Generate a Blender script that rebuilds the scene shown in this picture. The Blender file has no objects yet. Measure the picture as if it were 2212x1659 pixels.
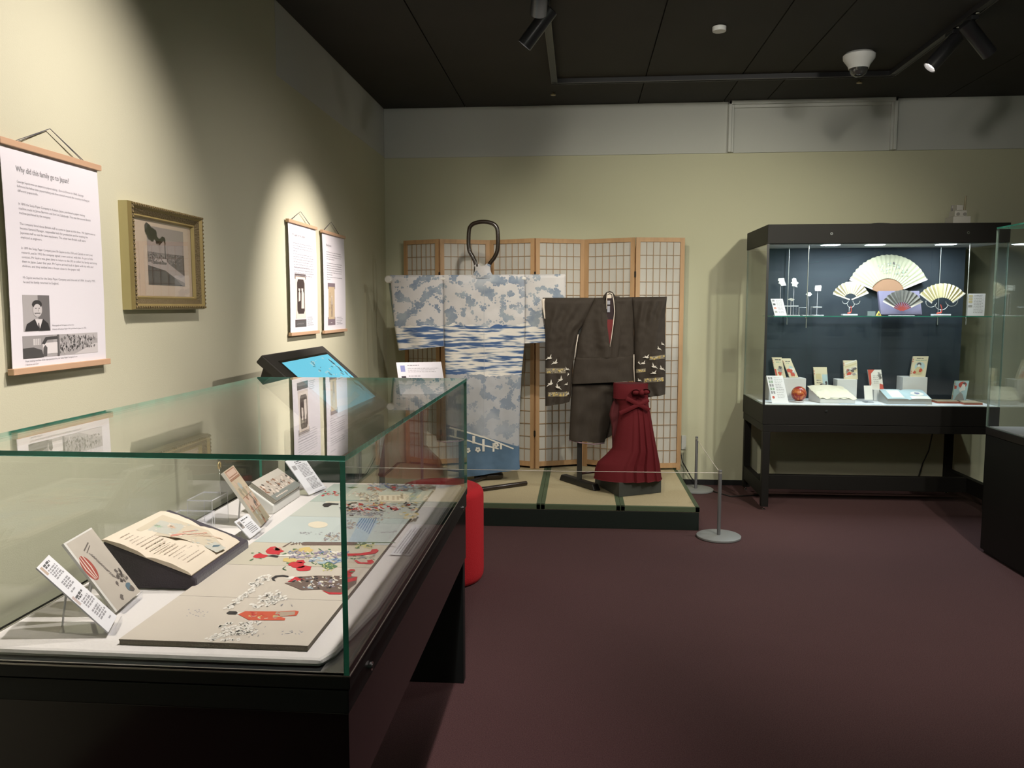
import bpy, bmesh, math, random
from mathutils import Vector, Matrix, noise
random.seed(7)
sc = bpy.context.scene
COL = sc.collection
PI = math.pi
V3 = Vector
# ------------------------------------------------------------------ camera
W_, H_, F_ = 2212, 1659, 1750.0
YAW, PITCH, ROLL = math.radians(4.7587), math.radians(-5.4746), math.radians(-0.0151)
fw = V3((-math.sin(YAW) * math.cos(PITCH), math.cos(YAW) * math.cos(PITCH), math.sin(PITCH)))
rt = V3((math.cos(YAW), math.sin(YAW), 0)); up = rt.cross(fw)
rt, up = rt * math.cos(ROLL) + up * math.sin(ROLL), up * math.cos(ROLL) - rt * math.sin(ROLL)
C0 = V3((0, 0, 1.5))
cd = bpy.data.cameras.new('camera'); cam = bpy.data.objects.new('camera', cd); COL.objects.link(cam)
cd.sensor_width = 36; cd.lens = 36 * F_ / W_; cd.clip_start = .02
m = Matrix((rt, up, -fw)).transposed().to_4x4(); m.translation = C0; cam.matrix_world = m
sc.camera = cam
# ------------------------------------------------------------------ world, exposure
wd = bpy.data.worlds.new('world'); sc.world = wd; wd.use_nodes = True
wd.node_tree.nodes['Background'].inputs[0].default_value = (.9, .95, 1, 1)
wd.node_tree.nodes['Background'].inputs[1].default_value = 0.0
sc.view_settings.view_transform = 'Standard'; sc.view_settings.look = 'None'
sc.view_settings.gamma = 1; sc.view_settings.exposure = 0.0; sc.view_settings.use_curve_mapping = False
sc.cycles.max_bounces = 10; sc.cycles.diffuse_bounces = 5; sc.cycles.glossy_bounces = 6
sc.cycles.transparent_max_bounces = 40; sc.cycles.caustics_reflective = False; sc.cycles.caustics_refractive = False
sc.cycles.sample_clamp_indirect = 4.0

def at(x, y, ax, v):                      # where the sight line through photo point (x, y) meets a plane of the room
    d = rt * ((x - W_ / 2) / F_) - up * ((y - H_ / 2) / F_) + fw
    i = 'xyz'.index(ax); t = (v - C0[i]) / d[i]
    return C0 + d * t
def lamp(name, kind, loc, aim, power, col, parent=None, size=60, blend=.5, rad=.03, sx=1, sy=1):
    l = bpy.data.lights.new(name, kind); l.energy = power; l.color = col
    if kind == 'SPOT': l.spot_size = math.radians(size); l.spot_blend = blend; l.shadow_soft_size = rad
    elif kind == 'AREA': l.shape = 'RECTANGLE'; l.size = sx; l.size_y = sy
    else: l.shadow_soft_size = rad
    o = bpy.data.objects.new(name, l); COL.objects.link(o)
    base = WL.get(parent, V3((0, 0, 0))) if parent else V3((0, 0, 0))
    o.location = V3(loc) - base
    d = V3(aim) - V3(loc)
    o.rotation_euler = d.to_track_quat('-Z', 'Y').to_euler()
    if parent: o.parent = parent
    return o
WL = {}
# ------------------------------------------------------------------ materials
MC = {}
def mat(name, col, rough=.5, metal=0.0, spec=.5, var=None, bump=None, emis=None, sheen=0):
    if name in MC: return MC[name]
    ma = bpy.data.materials.new(name); ma.use_nodes = True; nt = ma.node_tree; b = nt.nodes['Principled BSDF']
    c = tuple(col) + (1,)
    b.inputs['Base Color'].default_value = c; b.inputs['Roughness'].default_value = rough
    b.inputs['Metallic'].default_value = metal; b.inputs['Specular IOR Level'].default_value = spec
    if sheen: b.inputs['Sheen Weight'].default_value = sheen
    if emis: b.inputs['Emission Color'].default_value = tuple(emis[:3]) + (1,); b.inputs['Emission Strength'].default_value = emis[3]
    if var or bump: tc = nt.nodes.new('ShaderNodeTexCoord')
    if var:
        sca, amt = var[0], var[1]
        mp = nt.nodes.new('ShaderNodeMapping'); nt.links.new(tc.outputs['Object'], mp.inputs[0])
        if len(var) > 2: mp.inputs['Scale'].default_value = var[2]
        n = nt.nodes.new('ShaderNodeTexNoise'); n.inputs['Scale'].default_value = sca; n.inputs['Detail'].default_value = 5
        nt.links.new(mp.outputs[0], n.inputs['Vector'])
        mx = nt.nodes.new('ShaderNodeMix'); mx.data_type = 'RGBA'
        mx.inputs['A'].default_value = tuple(x * (1 - amt) for x in col) + (1,); mx.inputs['B'].default_value = tuple(min(1, x * (1 + amt)) for x in col) + (1,)
        nt.links.new(n.outputs['Fac'], mx.inputs['Factor']); nt.links.new(mx.outputs['Result'], b.inputs['Base Color'])
    if bump:
        n2 = nt.nodes.new('ShaderNodeTexNoise'); n2.inputs['Scale'].default_value = bump[0]; n2.inputs['Detail'].default_value = 4
        mp2 = nt.nodes.new('ShaderNodeMapping'); nt.links.new(tc.outputs['Object'], mp2.inputs[0]); nt.links.new(mp2.outputs[0], n2.inputs['Vector'])
        if len(bump) > 2: mp2.inputs['Scale'].default_value = bump[2]
        bp = nt.nodes.new('ShaderNodeBump'); bp.inputs['Strength'].default_value = bump[1]; bp.inputs['Distance'].default_value = .01
        nt.links.new(n2.outputs['Fac'], bp.inputs['Height']); nt.links.new(bp.outputs[0], b.inputs['Normal'])
    MC[name] = ma
    return ma
def glassmat(name, tint, f0=.04):
    if name in MC: return MC[name]
    ma = bpy.data.materials.new(name); ma.use_nodes = True; nt = ma.node_tree; N = nt.nodes; L = nt.links
    for n in list(N):
        if n.type != 'OUTPUT_MATERIAL': N.remove(n)
    out = [n for n in N if n.type == 'OUTPUT_MATERIAL'][0]
    g = N.new('ShaderNodeNewGeometry'); d = N.new('ShaderNodeVectorMath'); d.operation = 'DOT_PRODUCT'
    L.new(g.outputs['Incoming'], d.inputs[0]); L.new(g.outputs['Normal'], d.inputs[1])
    def mth(op, a, b=None):
        q = N.new('ShaderNodeMath'); q.operation = op
        for i, x in enumerate((a, b)):
            if x is None: continue
            if isinstance(x, (int, float)): q.inputs[i].default_value = x
            else: L.new(x, q.inputs[i])
        return q.outputs[0]
    c = mth('ABSOLUTE', d.outputs['Value']); k = mth('SUBTRACT', 1.0, c); k = mth('MAXIMUM', k, 0.0); k = mth('POWER', k, 5.0)
    k = mth('MULTIPLY', k, 1 - f0); k = mth('ADD', k, f0)
    t = N.new('ShaderNodeBsdfTransparent'); t.inputs[0].default_value = tuple(tint) + (1,)
    gl = N.new('ShaderNodeBsdfGlossy'); gl.inputs['Roughness'].default_value = 0.0; gl.inputs['Color'].default_value = (1, 1, 1, 1)
    mx = N.new('ShaderNodeMixShader'); L.new(k, mx.inputs[0]); L.new(t.outputs[0], mx.inputs[1]); L.new(gl.outputs[0], mx.inputs[2])
    L.new(mx.outputs[0], out.inputs[0])
    MC[name] = ma
    return ma
GLASS = glassmat('glass', (.975, .99, .983)); ACRYL = glassmat('acrylic', (.97, .975, .99), .05)
GEDGE = mat('glass_edge_green', (.05, .30, .22), .10, spec=.8, var=(7, .85, (1, 4, 1)))  # green glass; the bright patches paint in light caught along the edges
GEDGEL = mat('glass_edge_pale', (.22, .30, .26), .25)
BLACK = mat('black_paint', (.010, .011, .011), .42, var=(4, .2))
BLACKSAT = mat('black_satin', (.012, .010, .009), .3)
CHROME = mat('chrome', (.75, .75, .75), .15, 1)
STEEL = mat('grey_steel', (.22, .22, .23), .45, .5)
STEELB = mat('grey_base', (.28, .29, .29), .55, .2)
WHITE = mat('white_card', (.76, .75, .78), .6)
PAPER = mat('banner_paper', (.78, .76, .78), .65)
INK = mat('ink_dark', (.09, .09, .095), .7); GREYINK = mat('ink_grey', (.30, .29, .31), .7)
PINE = mat('pine_rod', (.56, .36, .22), .5, var=(6, .15, (1, .3, 8)))
SCREENW = mat('screen_pine', (.50, .30, .15), .5, var=(5, .28, (6, 6, .6)))
SCREENW2 = mat('screen_slat', (.40, .27, .16), .55)
GREYTXT = mat('text_grey', (.30, .295, .31), .7)

# ------------------------------------------------------------------ mesh builder
class B:
    def __init__(s): s.v = []; s.f = []; s.mi = []; s.mats = []
    def m(s, ma):
        if ma not in s.mats: s.mats.append(ma)
        return s.mats.index(ma)
    def add(s, vs, fs, ma):
        k = len(s.v); i = s.m(ma); s.v += [V3(v) for v in vs]
        for f in fs: s.f.append([k + j for j in f]); s.mi.append(i)
        return s
    def box(s, x0, x1, y0, y1, z0, z1, ma):
        return s.add([(x0, y0, z0), (x1, y0, z0), (x1, y1, z0), (x0, y1, z0), (x0, y0, z1), (x1, y0, z1), (x1, y1, z1), (x0, y1, z1)],
                     [(0, 3, 2, 1), (4, 5, 6, 7), (0, 1, 5, 4), (1, 2, 6, 5), (2, 3, 7, 6), (3, 0, 4, 7)], ma)
    def hexa(s, bot, top, ma):            # bot, top: four points each, counter-clockwise seen from above
        return s.add(list(bot) + list(top), [(0, 3, 2, 1), (4, 5, 6, 7), (0, 1, 5, 4), (1, 2, 6, 5), (2, 3, 7, 6), (3, 0, 4, 7)], ma)
    def slab(s, q, t, ma, mside=None):    # q: BL BR TR TL seen from its front; extruded backwards by t
        q = [V3(p) for p in q]; n = (q[1] - q[0]).cross(q[3] - q[0]).normalized(); b = [p - n * t for p in q]
        s.add(q + b, [(0, 1, 2, 3)], ma)
        s.add(q + b, [(7, 6, 5, 4), (0, 4, 5, 1), (1, 5, 6, 2), (2, 6, 7, 3), (3, 7, 4, 0)], mside or ma)
        return n
    def cyl(s, p0, p1, r, ma, n=20, r1=None):
        p0, p1 = V3(p0), V3(p1); r1 = r if r1 is None else r1; d = (p1 - p0).normalized()
        a = d.orthogonal().normalized(); b = d.cross(a); vs = []
        for p, rr in ((p0, r), (p1, r1)):
            for i in range(n):
                t = 2 * PI * i / n; vs.append(p + a * (rr * math.cos(t)) + b * (rr * math.sin(t)))
        fs = [(i, (i + 1) % n, n + (i + 1) % n, n + i) for i in range(n)] + [tuple(reversed(range(n))), tuple(range(n, 2 * n))]
        return s.add(vs, fs, ma)
    def tube(s, pts, r, ma, n=10, closed=False):
        pts = [V3(p) for p in pts]; N = len(pts); vs = []; fs = []; pa = None
        for i, p in enumerate(pts):
            if closed: d = pts[(i + 1) % N] - pts[i - 1]
            else: d = pts[min(i + 1, N - 1)] - pts[max(i - 1, 0)]
            d.normalize()
            a = d.orthogonal().normalized() if pa is None else (pa - d * pa.dot(d)).normalized()
            pa = a; b = d.cross(a)
            for j in range(n):
                t = 2 * PI * j / n; vs.append(p + a * (r * math.cos(t)) + b * (r * math.sin(t)))
        for i in range(N if closed else N - 1):
            for j in range(n):
                k = (i + 1) % N; fs.append((i * n + j, i * n + (j + 1) % n, k * n + (j + 1) % n, k * n + j))
        if not closed: fs += [tuple(reversed(range(n))), tuple(range((N - 1) * n, N * n))]
        return s.add(vs, fs, ma)
    def lathe(s, prof, c, ma, n=32):      # prof: (radius, z)
        c = V3(c); vs = []; fs = []
        for r, z in prof:
            for j in range(n):
                t = 2 * PI * j / n; vs.append(c + V3((r * math.cos(t), r * math.sin(t), z)))
        for i in range(len(prof) - 1):
            for j in range(n): fs.append((i * n + j, i * n + (j + 1) % n, (i + 1) * n + (j + 1) % n, (i + 1) * n + j))
        fs += [tuple(reversed(range(n))), tuple(range((len(prof) - 1) * n, len(prof) * n))]
        return s.add(vs, fs, ma)
    def sphere(s, c, r, ma, n=24, sz=1):
        prof = [(max(1e-4, r * math.sin(PI * i / n)), -r * sz * math.cos(PI * i / n)) for i in range(n + 1)]
        return s.lathe(prof, c, ma, n)
    def grid(s, P, ma, thick=None):       # P[i][j] points
        ni, nj = len(P), len(P[0]); vs = [p for r in P for p in r]
        return s.add(vs, [(i * nj + j, i * nj + j + 1, (i + 1) * nj + j + 1, (i + 1) * nj + j) for i in range(ni - 1) for j in range(nj - 1)], ma)
    def build(s, name, parent=None, smooth=0, bevel=0, loc=None):
        if parent is not None: o0 = WL[parent]
        elif loc is not None: o0 = V3(loc)
        else:
            xs = [v.x for v in s.v]; ys = [v.y for v in s.v]; zs = [v.z for v in s.v]
            o0 = V3(((min(xs) + max(xs)) / 2, (min(ys) + max(ys)) / 2, min(zs)))
        me = bpy.data.meshes.new(name); me.from_pydata([v - o0 for v in s.v], [], s.f)
        for ma in s.mats: me.materials.append(ma)
        me.polygons.foreach_set('material_index', s.mi)
        me.update()
        o = bpy.data.objects.new(name, me); COL.objects.link(o); WL[o] = o0
        if parent is not None: o.parent = parent
        else: o.location = o0
        if smooth:
            me.polygons.foreach_set('use_smooth', [True] * len(me.polygons))
            if smooth < 180: me.set_sharp_from_angle(angle=math.radians(smooth))
        if bevel:
            b = o.modifiers.new('bevel', 'BEVEL'); b.width = bevel; b.segments = 2; b.limit_method = 'ANGLE'
        return o
def tag(o, label, cat, group=None):
    o['label'] = label; o['category'] = cat
    if group: o['group'] = group
    return o
def thing(name, label, cat, loc, group=None):
    o = bpy.data.objects.new(name, None); COL.objects.link(o); o.empty_display_size = .05
    o.location = loc; WL[o] = V3(loc); return tag(o, label, cat, group)
def struct(o): o['kind'] = 'structure'; return o

def planar(q):                            # the flat parallelogram nearest to four corners
    v = (q[3] - q[0] + q[2] - q[1]) / 2; return [q[0], q[1], q[1] + v, q[0] + v]

# ------------------------------------------------------------------ flat artwork on a plane (print, writing)
class Art:
    def __init__(s, b, O, U, V, eps=.0004):
        s.b = b; s.O = V3(O); s.U = V3(U); s.V = V3(V); s.N = s.U.cross(s.V).normalized(); s.eps = eps; s.k = 0; s.warp = None
        s.w = s.U.length; s.h = s.V.length
    def P(s, u, v, k=None): return s.O + s.U * u + s.V * v + s.N * (s.eps * (s.k if k is None else k) + (s.warp(v) if s.warp else 0))
    def poly(s, pts, ma, k=1):
        s.b.add([s.P(u, v, k) for u, v in pts], [tuple(range(len(pts)))], ma)
    def rect(s, u0, u1, v0, v1, ma, k=1): s.poly([(u0, v0), (u1, v0), (u1, v1), (u0, v1)], ma, k)
    def ell(s, cu, cv, ru, rv, ma, k=1, n=18, a0=0, a1=360):
        pts = [(cu + ru * math.cos(math.radians(a0 + (a1 - a0) * i / n)), cv + rv * math.sin(math.radians(a0 + (a1 - a0) * i / n))) for i in range(n + (a1 - a0 < 360))]
        s.poly(pts, ma, k)
    def blob(s, cu, cv, r, ma, k=1, n=11, jag=.35, asp=1):   # r in metres
        pts = []
        for i in range(n):
            t = 2 * PI * i / n; q = r * (1 - jag + 2 * jag * random.random())
            pts.append((cu + q * math.cos(t) / s.w, cv + asp * q * math.sin(t) / s.h))
        s.poly(pts, ma, k)
    def line(s, a, b, wd, ma, k=1):       # wd in metres
        pa = V3((a[0] * s.w, a[1] * s.h, 0)); pb = V3((b[0] * s.w, b[1] * s.h, 0)); d = (pb - pa)
        if d.length < 1e-6: return
        d.normalize(); n = V3((-d.y, d.x, 0)) * wd / 2
        s.poly([((p.x) / s.w, (p.y) / s.h) for p in (pa - n, pb - n, pb + n, pa + n)], ma, k)
    def words(s, u0, u1, v, hgt, ma, k=1, end=1.0, wl=(.006, .022), gap=.0035):  # a line of illegible small print
        x = u0 * s.w; x1 = (u0 + (u1 - u0) * end) * s.w
        while x < x1:
            l = random.uniform(*wl); e = min(x + l, x1)
            s.rect(x / s.w, e / s.w, v - hgt * random.uniform(.3, .5) / s.h, v + hgt * random.uniform(.3, .5) / s.h, ma, k)
            x = e + gap
    def text(s, u, v, txt, size, ma, k=1, width=None):       # baseline start, size and width in metres
        cu = bpy.data.curves.new('writing', 'FONT'); cu.body = txt; cu.size = size; cu.resolution_u = 2
        o = bpy.data.objects.new('writing', cu); me = o.to_mesh(); vs = [v_.co.copy() for v_ in me.vertices]
        fs = [tuple(p.vertices) for p in me.polygons]; o.to_mesh_clear(); bpy.data.objects.remove(o); bpy.data.curves.remove(cu)
        if not vs: return 0
        mxx = max(p.x for p in vs); kx = (width / mxx) if width else 1
        s.b.add([s.P(u + p.x * kx / s.w, v + p.y / s.h, k) for p in vs], fs, ma)
        return mxx * kx

# ------------------------------------------------------------------ room
XW, YB, ZC = -1.645, 6.84, 3.14
XR, YR = 5.6, -4.2
WALLC = (.575, .565, .405)
WALLM = mat('wall_cream', WALLC, .85, var=(1.5, .04), bump=(220, .08))
BANDM = mat('wall_band_grey', (.56, .57, .53), .85, bump=(220, .08))
TEALM = mat('wall_teal', (.13, .34, .28), .8, var=(1.2, .08))
def carpet():
    ma = mat('carpet', (.105, .045, .052), .95, ); nt = ma.node_tree; b = nt.nodes['Principled BSDF']
    tc = nt.nodes.new('ShaderNodeTexCoord'); n = nt.nodes.new('ShaderNodeTexNoise'); n.inputs['Scale'].default_value = 260; n.inputs['Detail'].default_value = 3
    n2 = nt.nodes.new('ShaderNodeTexNoise'); n2.inputs['Scale'].default_value = 1.3
    nt.links.new(tc.outputs['Object'], n.inputs['Vector']); nt.links.new(tc.outputs['Object'], n2.inputs['Vector'])
    cr = nt.nodes.new('ShaderNodeValToRGB'); cr.color_ramp.elements[0].position = .3; cr.color_ramp.elements[1].position = .7
    cr.color_ramp.elements[0].color = (.056, .021, .022, 1); cr.color_ramp.elements[1].color = (.128, .056, .057, 1)
    nt.links.new(n.outputs['Fac'], cr.inputs[0])
    mx = nt.nodes.new('ShaderNodeMix'); mx.data_type = 'RGBA'; mx.blend_type = 'MULTIPLY'; mx.inputs['Factor'].default_value = .25
    nt.links.new(cr.outputs[0], mx.inputs['A']); nt.links.new(n2.outputs['Fac'], mx.inputs['B']); nt.links.new(mx.outputs['Result'], b.inputs['Base Color'])
    bp = nt.nodes.new('ShaderNodeBump'); bp.inputs['Strength'].default_value = .6; bp.inputs['Distance'].default_value = .006
    nt.links.new(n.outputs['Fac'], bp.inputs['Height']); nt.links.new(bp.outputs[0], b.inputs['Normal'])
    return ma
struct(B().box(XW - .1, XR + .1, YR - .1, YB + .1, -.1, 0, carpet()).build('floor'))
CEIL = mat('ceiling_black', (.034, .031, .026), .75, spec=.3, var=(3, .2), bump=(300, .2))
b = B()
seams = [XW, -.955, .459, 1.14, 1.475, 2.86, 4.2, XR]
for a, c in zip(seams, seams[1:]): b.box(a + .004, c - .004, YR, YB, ZC, ZC + .03, CEIL)
b.box(XW - .1, XR + .1, YR - .1, YB + .1, ZC + .012, ZC + .06, mat('ceiling_gap', (.004, .004, .004), .9))
struct(b.build('ceiling'))
b = B(); b.box(XW - .1, XW, YR, YB + .1, 0, ZC + .01, WALLM)
struct(b.build('wall_left'))
struct(B().box(XW, XW + .0015, 4.40, YB, 2.745, ZC, BANDM).build('trim_1'))
struct(B().box(XW, XR + .1, YB, YB + .1, 0.045, ZC + .01, WALLM).build('wall_back'))
struct(B().box(XW + .0015, XR, YB - .012, YB, 2.735, ZC, BANDM).build('trim_2', bevel=.004))
b = B()
TR = mat('trim_white', (.60, .61, .57), .6)
b.box(1.18, 1.205, YB - .05, YB - .012, 2.737, ZC, TR); b.box(2.465, 2.49, YB - .05, YB - .012, 2.737, ZC, TR)
b.box(1.18, 2.49, YB - .05, YB - .012, ZC - .03, ZC, TR); b.box(1.225, 2.445, YB - .035, YB - .012, ZC - .055, ZC - .03, TR)
b.box(1.205, 1.225, YB - .035, YB - .012, 2.737, ZC - .03, TR); b.box(2.445, 2.465, YB - .035, YB - .012, 2.737, ZC - .03, TR)
struct(b.build('trim_3', bevel=.004))
BB = mat('baseboard_black', (.008, .008, .009), .5)
struct(B().box(XW, XR, YB - .004, YB + .05, 0, .045, BB).build('baseboard_back'))
struct(B().box(XR, XR + .1, YR, YB, 0, ZC + .01, WALLM).build('wall_right'))
struct(B().box(XW - .1, XR + .1, YR - .1, YR, 0, ZC + .01, TEALM).build('wall_rear'))
b = B(); DB = mat('door_mauve', (.22, .17, .18), .5); b.box(4.50, 5.20, YR, YR + .04, 0, 2.05, DB); b.box(4.58, 4.82, YR + .04, YR + .05, .15, 1.0, DB); b.box(4.58, 4.82, YR + .04, YR + .05, 1.15, 1.9, DB); b.box(4.88, 5.12, YR + .04, YR + .05, .15, 1.0, DB); b.box(4.88, 5.12, YR + .04, YR + .05, 1.15, 1.9, DB)
struct(b.build('door_1'))

# ------------------------------------------------------------------ track lighting
TRK = mat('track_black', (.02, .02, .022), .35); TRKL = mat('track_edge', (.10, .095, .085), .35, .6)
def track(label, x0, x1, y0, y1):
    t = thing('lighting_track', label, 'lighting track', ((x0 + x1) / 2, (y0 + y1) / 2, ZC - .035), 'ceiling lighting tracks')
    B().box(x0, x1, y0, y1, ZC - .03, ZC, TRK).build('rail', t)
    e = B()
    if x1 - x0 > y1 - y0:
        e.box(x0, x1, y0, y0 + .004, ZC - .034, ZC - .03, TRKL); e.box(x0, x1, y1 - .004, y1, ZC - .034, ZC - .03, TRKL)
    else:
        e.box(x0, x0 + .004, y0, y1, ZC - .034, ZC - .03, TRKL); e.box(x1 - .004, x1, y0, y1, ZC - .034, ZC - .03, TRKL)
    e.build('edge_strip', t)
    return t
track('black ceiling track running towards the back wall above the left side, holding two spotlights', -.217, -.173, .2, 6.05)
track('black ceiling track running parallel to the back wall, without spotlights', -.217, 2.19, 6.05, 6.09)
track('black ceiling track running from the dome camera towards the upper right corner', 2.146, 2.19, .2, 6.05)
def spotlight(label, px, py, d, power, col, size=60, blend=.5, on=True, L=.23, rad=.03):
    d = V3(d).normalized(); piv = V3((px, py, ZC - .10)); t = thing('track_spotlight', label, 'spotlight', (px, py, ZC - .035), 'black spotlights on the ceiling tracks')
    B().box(px - .02, px + .02, py - .05, py + .05, ZC - .058, ZC - .0345, TRK).build('adapter', t, bevel=.003)
    B().cyl((px, py, ZC - .058), piv, .011, TRK, 12).build('stem', t, smooth=40)
    B().cyl((px, py - .075, ZC - .0345), (px, py - .075, ZC - .038), .009, mat('cap_white', (.55, .54, .50), .5), 16).build('end_cap', t, smooth=40)
    a = piv - d * .05; c = piv + d * (L - .05); R = .041
    dd = d; o_ = dd.orthogonal().normalized(); q = dd.cross(o_); n = 28
    prof = [(0, .0), (R * .9, .0), (R, .004), (R, L), (R * .9, L), (R * .86, L - .025), (R * .3, L - .03), (0, L - .03)]
    bb = B(); vs = []; fs = []
    for r, h in prof:
        for j in range(n):
            th = 2 * PI * j / n; vs.append(a + dd * h + o_ * (max(r, 1e-4) * math.cos(th)) + q * (max(r, 1e-4) * math.sin(th)))
    for i in range(len(prof) - 1):
        for j in range(n): fs.append((i * n + j, i * n + (j + 1) % n, (i + 1) * n + (j + 1) % n, (i + 1) * n + j))
    bb.add(vs, fs, mat('spot_body', (.02, .02, .022), .32)); bb.build('lamp_body', t, smooth=40)
    if on:
        B().cyl(a + dd * (L - .024), a + dd * (L - .0225), R * .84, mat('lamp_lens', (.9, .9, .9), .3, emis=(1, .93, .85, 14)), 24).build('lens', t)
        lamp('spot_lamp', 'SPOT', c + d * .004, c + d * 2, power, col, t, size, blend, rad)
    return t
WARM = (1, .89, .85); NEUT = (1, .945, .85); COOL = (.88, .95, 1)
def aim(px, py, tgt): return (V3(tgt) - V3((px, py, ZC - .1)))
spotlight('upper of the two spotlights on the left track, cylinder pointing almost straight down', -.195, 3.98, aim(-.195, 3.98, (-.45, 6.1, 1.3)), 115, NEUT, 58, .9)
spotlight('lower of the two spotlights on the left track, tilted towards the wall banners', -.195, 4.50, aim(-.195, 4.50, (XW, 4.80, 1.30)), 340, WARM, 56, 1)
spotlight('spotlight with a bright white lens near the dome camera, tilted left', 2.168, 5.13, (-.62, .04, -.72), 70, NEUT, 84, .8)
spotlight('spotlight on the right track tilted right, beside the one with the bright lens', 2.168, 4.90, (.72, .20, -.70), 30, NEUT, 60, .6)
# unseen lamps along the tracks, most of them added as fill light
spotlight('spotlight on the left track outside the picture, tilted towards the large banner', -.195, 2.55, aim(-.195, 2.55, (XW, 2.35, 1.6)), 165, WARM, 84, 1)
spotlight('spotlight on the left track outside the picture, pointing at the left wall behind the viewer', -.195, 1.2, aim(-.195, 1.2, (XW, .9, 1.7)), 160, WARM, 80, .9)
spotlight('spotlight on the left track outside the picture, pointing down into the near glass case', -.195, 1.9, aim(-.195, 1.9, (-.9, 2.1, .8)), 190, WARM, 72, .9)
spotlight('unseen fill spotlight added on the right track, pointing back across the carpet', 2.168, 2.6, aim(2.168, 2.6, (1.5, 4.8, 0)), 215, NEUT, 96, 1)
spotlight('unseen fill spotlight added on the right track, pointing at the back wall', 2.168, 3.4, aim(2.168, 3.4, (1.3, YB, .9)), 150, (1, .95, .76), 74, 1)
spotlight('unseen fill spotlight added on the left track, pointing at the back wall', -.195, 3.5, aim(-.195, 3.5, (.6, YB, 1.1)), 90, (1, .95, .76), 80, 1)
spotlight('unseen fill spotlight added on the right track, pointing across at the left wall', 2.168, 3.0, aim(2.168, 3.0, (XW, 4.2, .55)), 180, WARM, 62, 1)
spotlight('unseen fill spotlight added on the right track, pointing behind the viewer', 2.168, .6, aim(2.168, .6, (1.0, -4.1, 1.3)), 420, NEUT, 110, .9)
spotlight('unseen fill spotlight added on the left track, lighting the room broadly towards the back', -.195, .6, aim(-.195, .6, (.2, 4.6, .6)), 90, NEUT, 96, 1, rad=.10)
spotlight('unseen fill spotlight added on the right track, washing the upper back wall', 2.168, 1.4, aim(2.168, 1.4, (.6, YB, 2.3)), 95, NEUT, 66, 1, rad=.12)
spotlight('unseen fill spotlight added on the left track, washing the upper back wall', -.195, 1.55, aim(-.195, 1.55, (2.6, YB, 2.3)), 95, NEUT, 66, 1, rad=.12)
# ceiling items
o = B().lathe([(.038, 0), (.04, .004), (.04, .026), (.03, .03)], (.805, 5.023, ZC - .032), mat('white_plastic', (.75, .76, .74), .4), 24).build('smoke_sensor', smooth=40)
tag(o, 'small round white sensor on the black ceiling', 'ceiling sensor')
t = thing('dome_camera', 'white dome security camera on the black ceiling above the lit showcase', 'security camera', (1.80, 5.62, ZC - .14))
B().lathe([(.062, 0), (.068, .02), (.098, .062), (.10, .085), (.085, .0999)], (1.80, 5.62, ZC - .10), MC['white_plastic'], 36).build('housing', t, smooth=50)
B().lathe([(.001, -.052), (.025, -.048), (.045, -.034), (.056, -.012), (.058, .004), (.03, .006)], (1.80, 5.62, ZC - .10), mat('dome_dark', (.05, .05, .05), .06, spec=1), 30).build('dome', t, smooth=60)
for tx, ty, lab in ((-.216, 6.43, 'small pale ceiling hook behind the left end of the track'), (2.02, 6.28, 'small yellowish ceiling hook near the right end of the track')):
    t = B().lathe([(.02, .0), (.02, .006), (.006, .008), (.006, .02)], (tx, ty, ZC - .021), mat('hook_brass', (.55, .45, .25), .35, .6), 16).build('ceiling_hook', smooth=40)
    tag(t, lab, 'hook')

# ------------------------------------------------------------------ wall banners
def banner(y0, y1, z0, z1, nz, ny, label, title, paras, pics):
    t = thing('wall_banner', label, 'banner', (XW, (y0 + y1) / 2, z0), 'banners hanging on the left wall')
    x = XW + .018; h = .019
    # poster hanger rails
    for za, nm in ((z1 - h, 'top_rail'), (z0, 'bottom_rail')):
        B().box(XW + .008, x + .010, y0 - .004, y1 + .004, za, za + h, PINE).build(nm, t, bevel=.0015)
    b = B(); q = [(x, y0, z0 + h * .5), (x, y1 - .008, z0 + h * .5), (x, y1 - .008, z1 - h * .5), (x, y0, z1 - h * .5)]
    # slightly bowed paper
    P = []; n = 48
    for i in range(n + 1):
        f = i / n; bow = .004 * math.sin(PI * f); P.append([V3((x + bow, y0 + .004 + (y1 - y0 - .012) * g, z0 + h + (z1 - z0 - 2 * h) * f)) for g in (0, .5, 1)])
    b.grid(P, PAPER); P2 = [[p - V3((.0012, 0, 0)) for p in r] for r in P]; b.grid([list(reversed(r)) for r in P2], PAPER)
    b.build('paper', t, smooth=60)
    b = B(); a = Art(b, (x + .0002, y0 + .004, z0 + h), (0, y1 - y0 - .012, 0), (0, 0, z1 - z0 - 2 * h), .00018); a.warp = lambda v: .004 * math.sin(PI * v)
    fnw = a.w
    if title: a.text(title[1], title[2], title[0], title[3], INK, 1, title[4])
    for lines, u, v, sz, dv in paras:
        for i, ln in enumerate(lines):
            if isinstance(ln, str): a.text(u, v - dv * i, ln, sz, GREYTXT, 1, None if len(ln) < 12 else len(ln) * sz * .43)
            else: a.words(u, ln[0], v - dv * i, sz * .5, GREYTXT, 1, 1, (.01, .04))
    pics(a); b.build('print', t)
    b = B(); c = (XW + .012, ny, nz)
    for s in (-1, 1):
        for k in (0, .012):
            b.cyl(c, (XW + .014, ny + s * (y1 - y0) * .34 + s * k, z1 - .002), .0011, INK, 6)
    b.build('hanging_cord', t)
    return t
K = lambda g: mat('photo_grey_%02d' % int(g * 100), (g, g * .96, g * .93), .6)
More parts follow.
